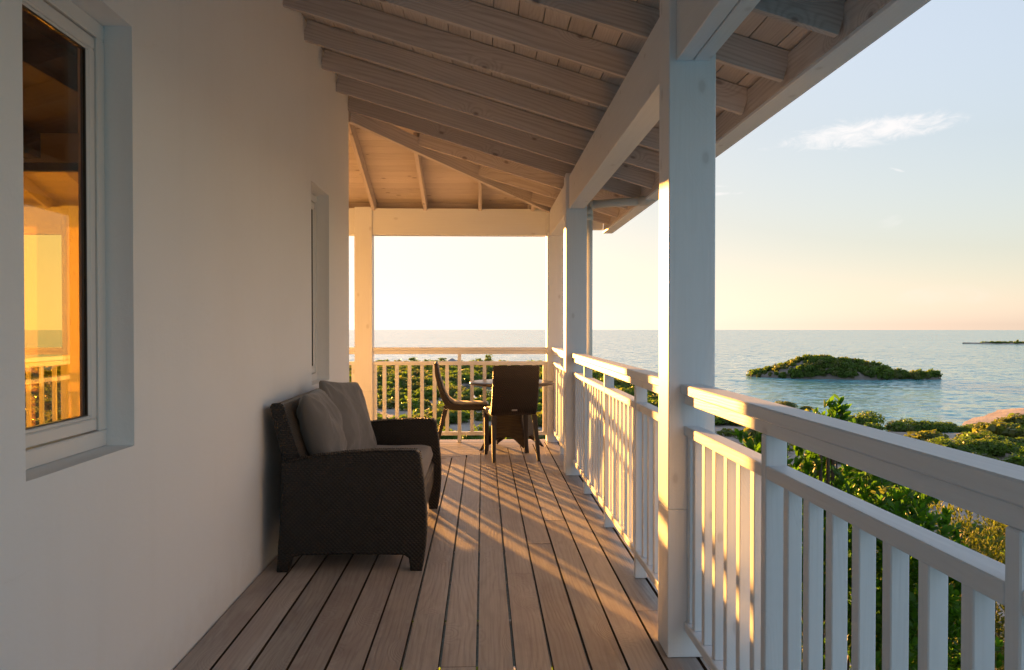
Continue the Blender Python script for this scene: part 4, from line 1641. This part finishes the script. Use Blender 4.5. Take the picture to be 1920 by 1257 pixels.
def shrub(label, base, ells, n, L, Wd, m, seed, per=8, sprigs=(), nparts=0, inner=.55, nbranch=26):
    t_ = thing('shrub', label, 'shrub', base)
    P, D = ell_tips(ells, n, seed, inner)
    rs = np.random.default_rng(seed + 5)
    leaf_src = []
    for (a, b_, k_, rad_) in sprigs:
        a = np.array(a); b_ = np.array(b_)
        tt_ = rs.uniform(.25, 1, k_)
        q = a + (b_ - a) * tt_[:, None] + rs.normal(size=(k_, 3)) * rad_ * (1.1 - .5 * tt_)[:, None]
        P = np.concatenate([q, P]); D = np.concatenate([(b_ - a) / np.linalg.norm(b_ - a) + rs.normal(size=(k_, 3)) * .6, D])
    V, F, fr = rosettes(P, D, L, Wd, per, seed=seed)
    nv = 9
    npart = nparts
    V2 = V[npart * nv:]; F2 = F[npart * 4:] - npart * nv
    o = bpy.data.objects.new('foliage', mesh_np('foliage', V2, F2, m)); o['kind'] = 'stuff'
    link(o, t_); o.matrix_local = t_.matrix_basis.inverted()
    if npart:
        LV, LF = leaf_geo(1.0, Wd / L)
        lm = mesh_np('leaf', LV, LF, m)
        base_, x, y, z, s_ = fr
        tb_ = Vector(base)
        for i in range(npart):
            q = bpy.data.objects.new('leaf', lm)
            mt = Matrix((Vector(x[i]), Vector(y[i]), Vector(z[i]))).transposed() * float(s_[i])
            mt = mt.to_4x4(); mt.translation = Vector(base_[i]) - tb_
            link(q, t_); q.matrix_local = mt
    # branches from the base to some of the tips
    for i in range(nbranch):
        p = P[rs.integers(0, len(P))]
        b0 = np.array(base) + rs.normal(size=3) * (.12, .12, 0)
        mid = b0 * .45 + p * .55 + rs.normal(size=3) * .15
        pts = [b0, (b0 + mid) / 2 + rs.normal(size=3) * .08, mid, (mid + p) / 2 + rs.normal(size=3) * .05, p]
        tube('stem', pts, [.035, .026, .018, .011, .004], M['twig'], t_, 5)
    for (a, b_, k_, rad_) in sprigs:
        a = np.array(a); b_ = np.array(b_)
        tube('stem', [np.array(base), (np.array(base) + a) / 2 + .1, a, (a + b_) / 2 + .02, b_], [.04, .03, .014, .009, .004], M['twig'], t_, 6)
    return t_


g1 = gz(2.8, 6.8)
shrub('big glossy broad leaved shrub outside the railing, one sprig rising above the cap rail', (2.75, 6.9, g1),
      [((2.2, 6.7, -.30), (.55, .7, .74)), ((2.75, 6.7, -.30), (.62, .75, .78)), ((3.15, 6.4, -.55), (.55, .7, .70)), ((3.45, 6.5, -.90), (.42, .6, .62)), ((2.7, 6.3, -1.7), (1.3, 1.2, 1.1)), ((2.2, 5.2, -2.7), (1.2, 1.2, 1.0))],
      4600, .088, .038, M['bigleaf'], 3, sprigs=[((2.68, 6.45, .35), (2.72, 6.45, .74), 11, .05), ((2.62, 6.45, .30), (2.62, 6.48, .62), 8, .045), ((2.74, 6.5, .40), (2.83, 6.5, .71), 10, .05), ((2.70, 6.5, .40), (2.77, 6.42, .66), 7, .05)], nparts=240, nbranch=34)
g2 = gz(4.9, 8.2)
shrub('fine leaved yellowish shrub near the right edge, below the cap rail', (4.9, 8.3, g2),
      [((4.75, 8.1, -1.25), (.85, 1.0, .85)), ((5.3, 8.3, -1.5), (.9, 1.0, .95)), ((4.3, 7.4, -2.1), (1.0, 1.0, .9))],
      6500, .05, .014, M['fineleaf'], 9, per=8, inner=.3, nbranch=60)
g3 = gz(3.2, 4.6)
shrub('shaded fine leaved shrub low behind the nearest balusters', (3.2, 4.5, g3),
      [((2.7, 4.2, -1.9), (.8, .9, .8)), ((3.6, 5.2, -1.9), (.9, .9, .8)), ((2.1, 3.0, -2.3), (.8, .8, .8))],
      2600, .06, .022, M['mangrove'], 12, per=8, inner=.3, nbranch=50)
g4 = gz(2.6, 9.5)
shrub('bright green broad leaved shrub seen just right of the near post', (3.0, 10.2, g4),
      [((2.9, 10.0, -.72), (.75, .8, .62)), ((3.5, 10.6, -1.1), (.8, .8, .75)), ((2.4, 9.8, -1.6), (.9, .8, .8))],
      700, .10, .042, M['bigleaf'], 15, per=8, nbranch=20)
g5 = gz(-.6, 12.6)
shrub('green shrub below the far railing behind the chairs', (-.6, 12.6, g5),
      [((-.9, 12.4, -1.15), (1.3, .8, .62)), ((.6, 12.6, -1.2), (1.1, .8, .6))],
      650, .09, .04, M['bigleaf'], 18, per=8, nbranch=16)
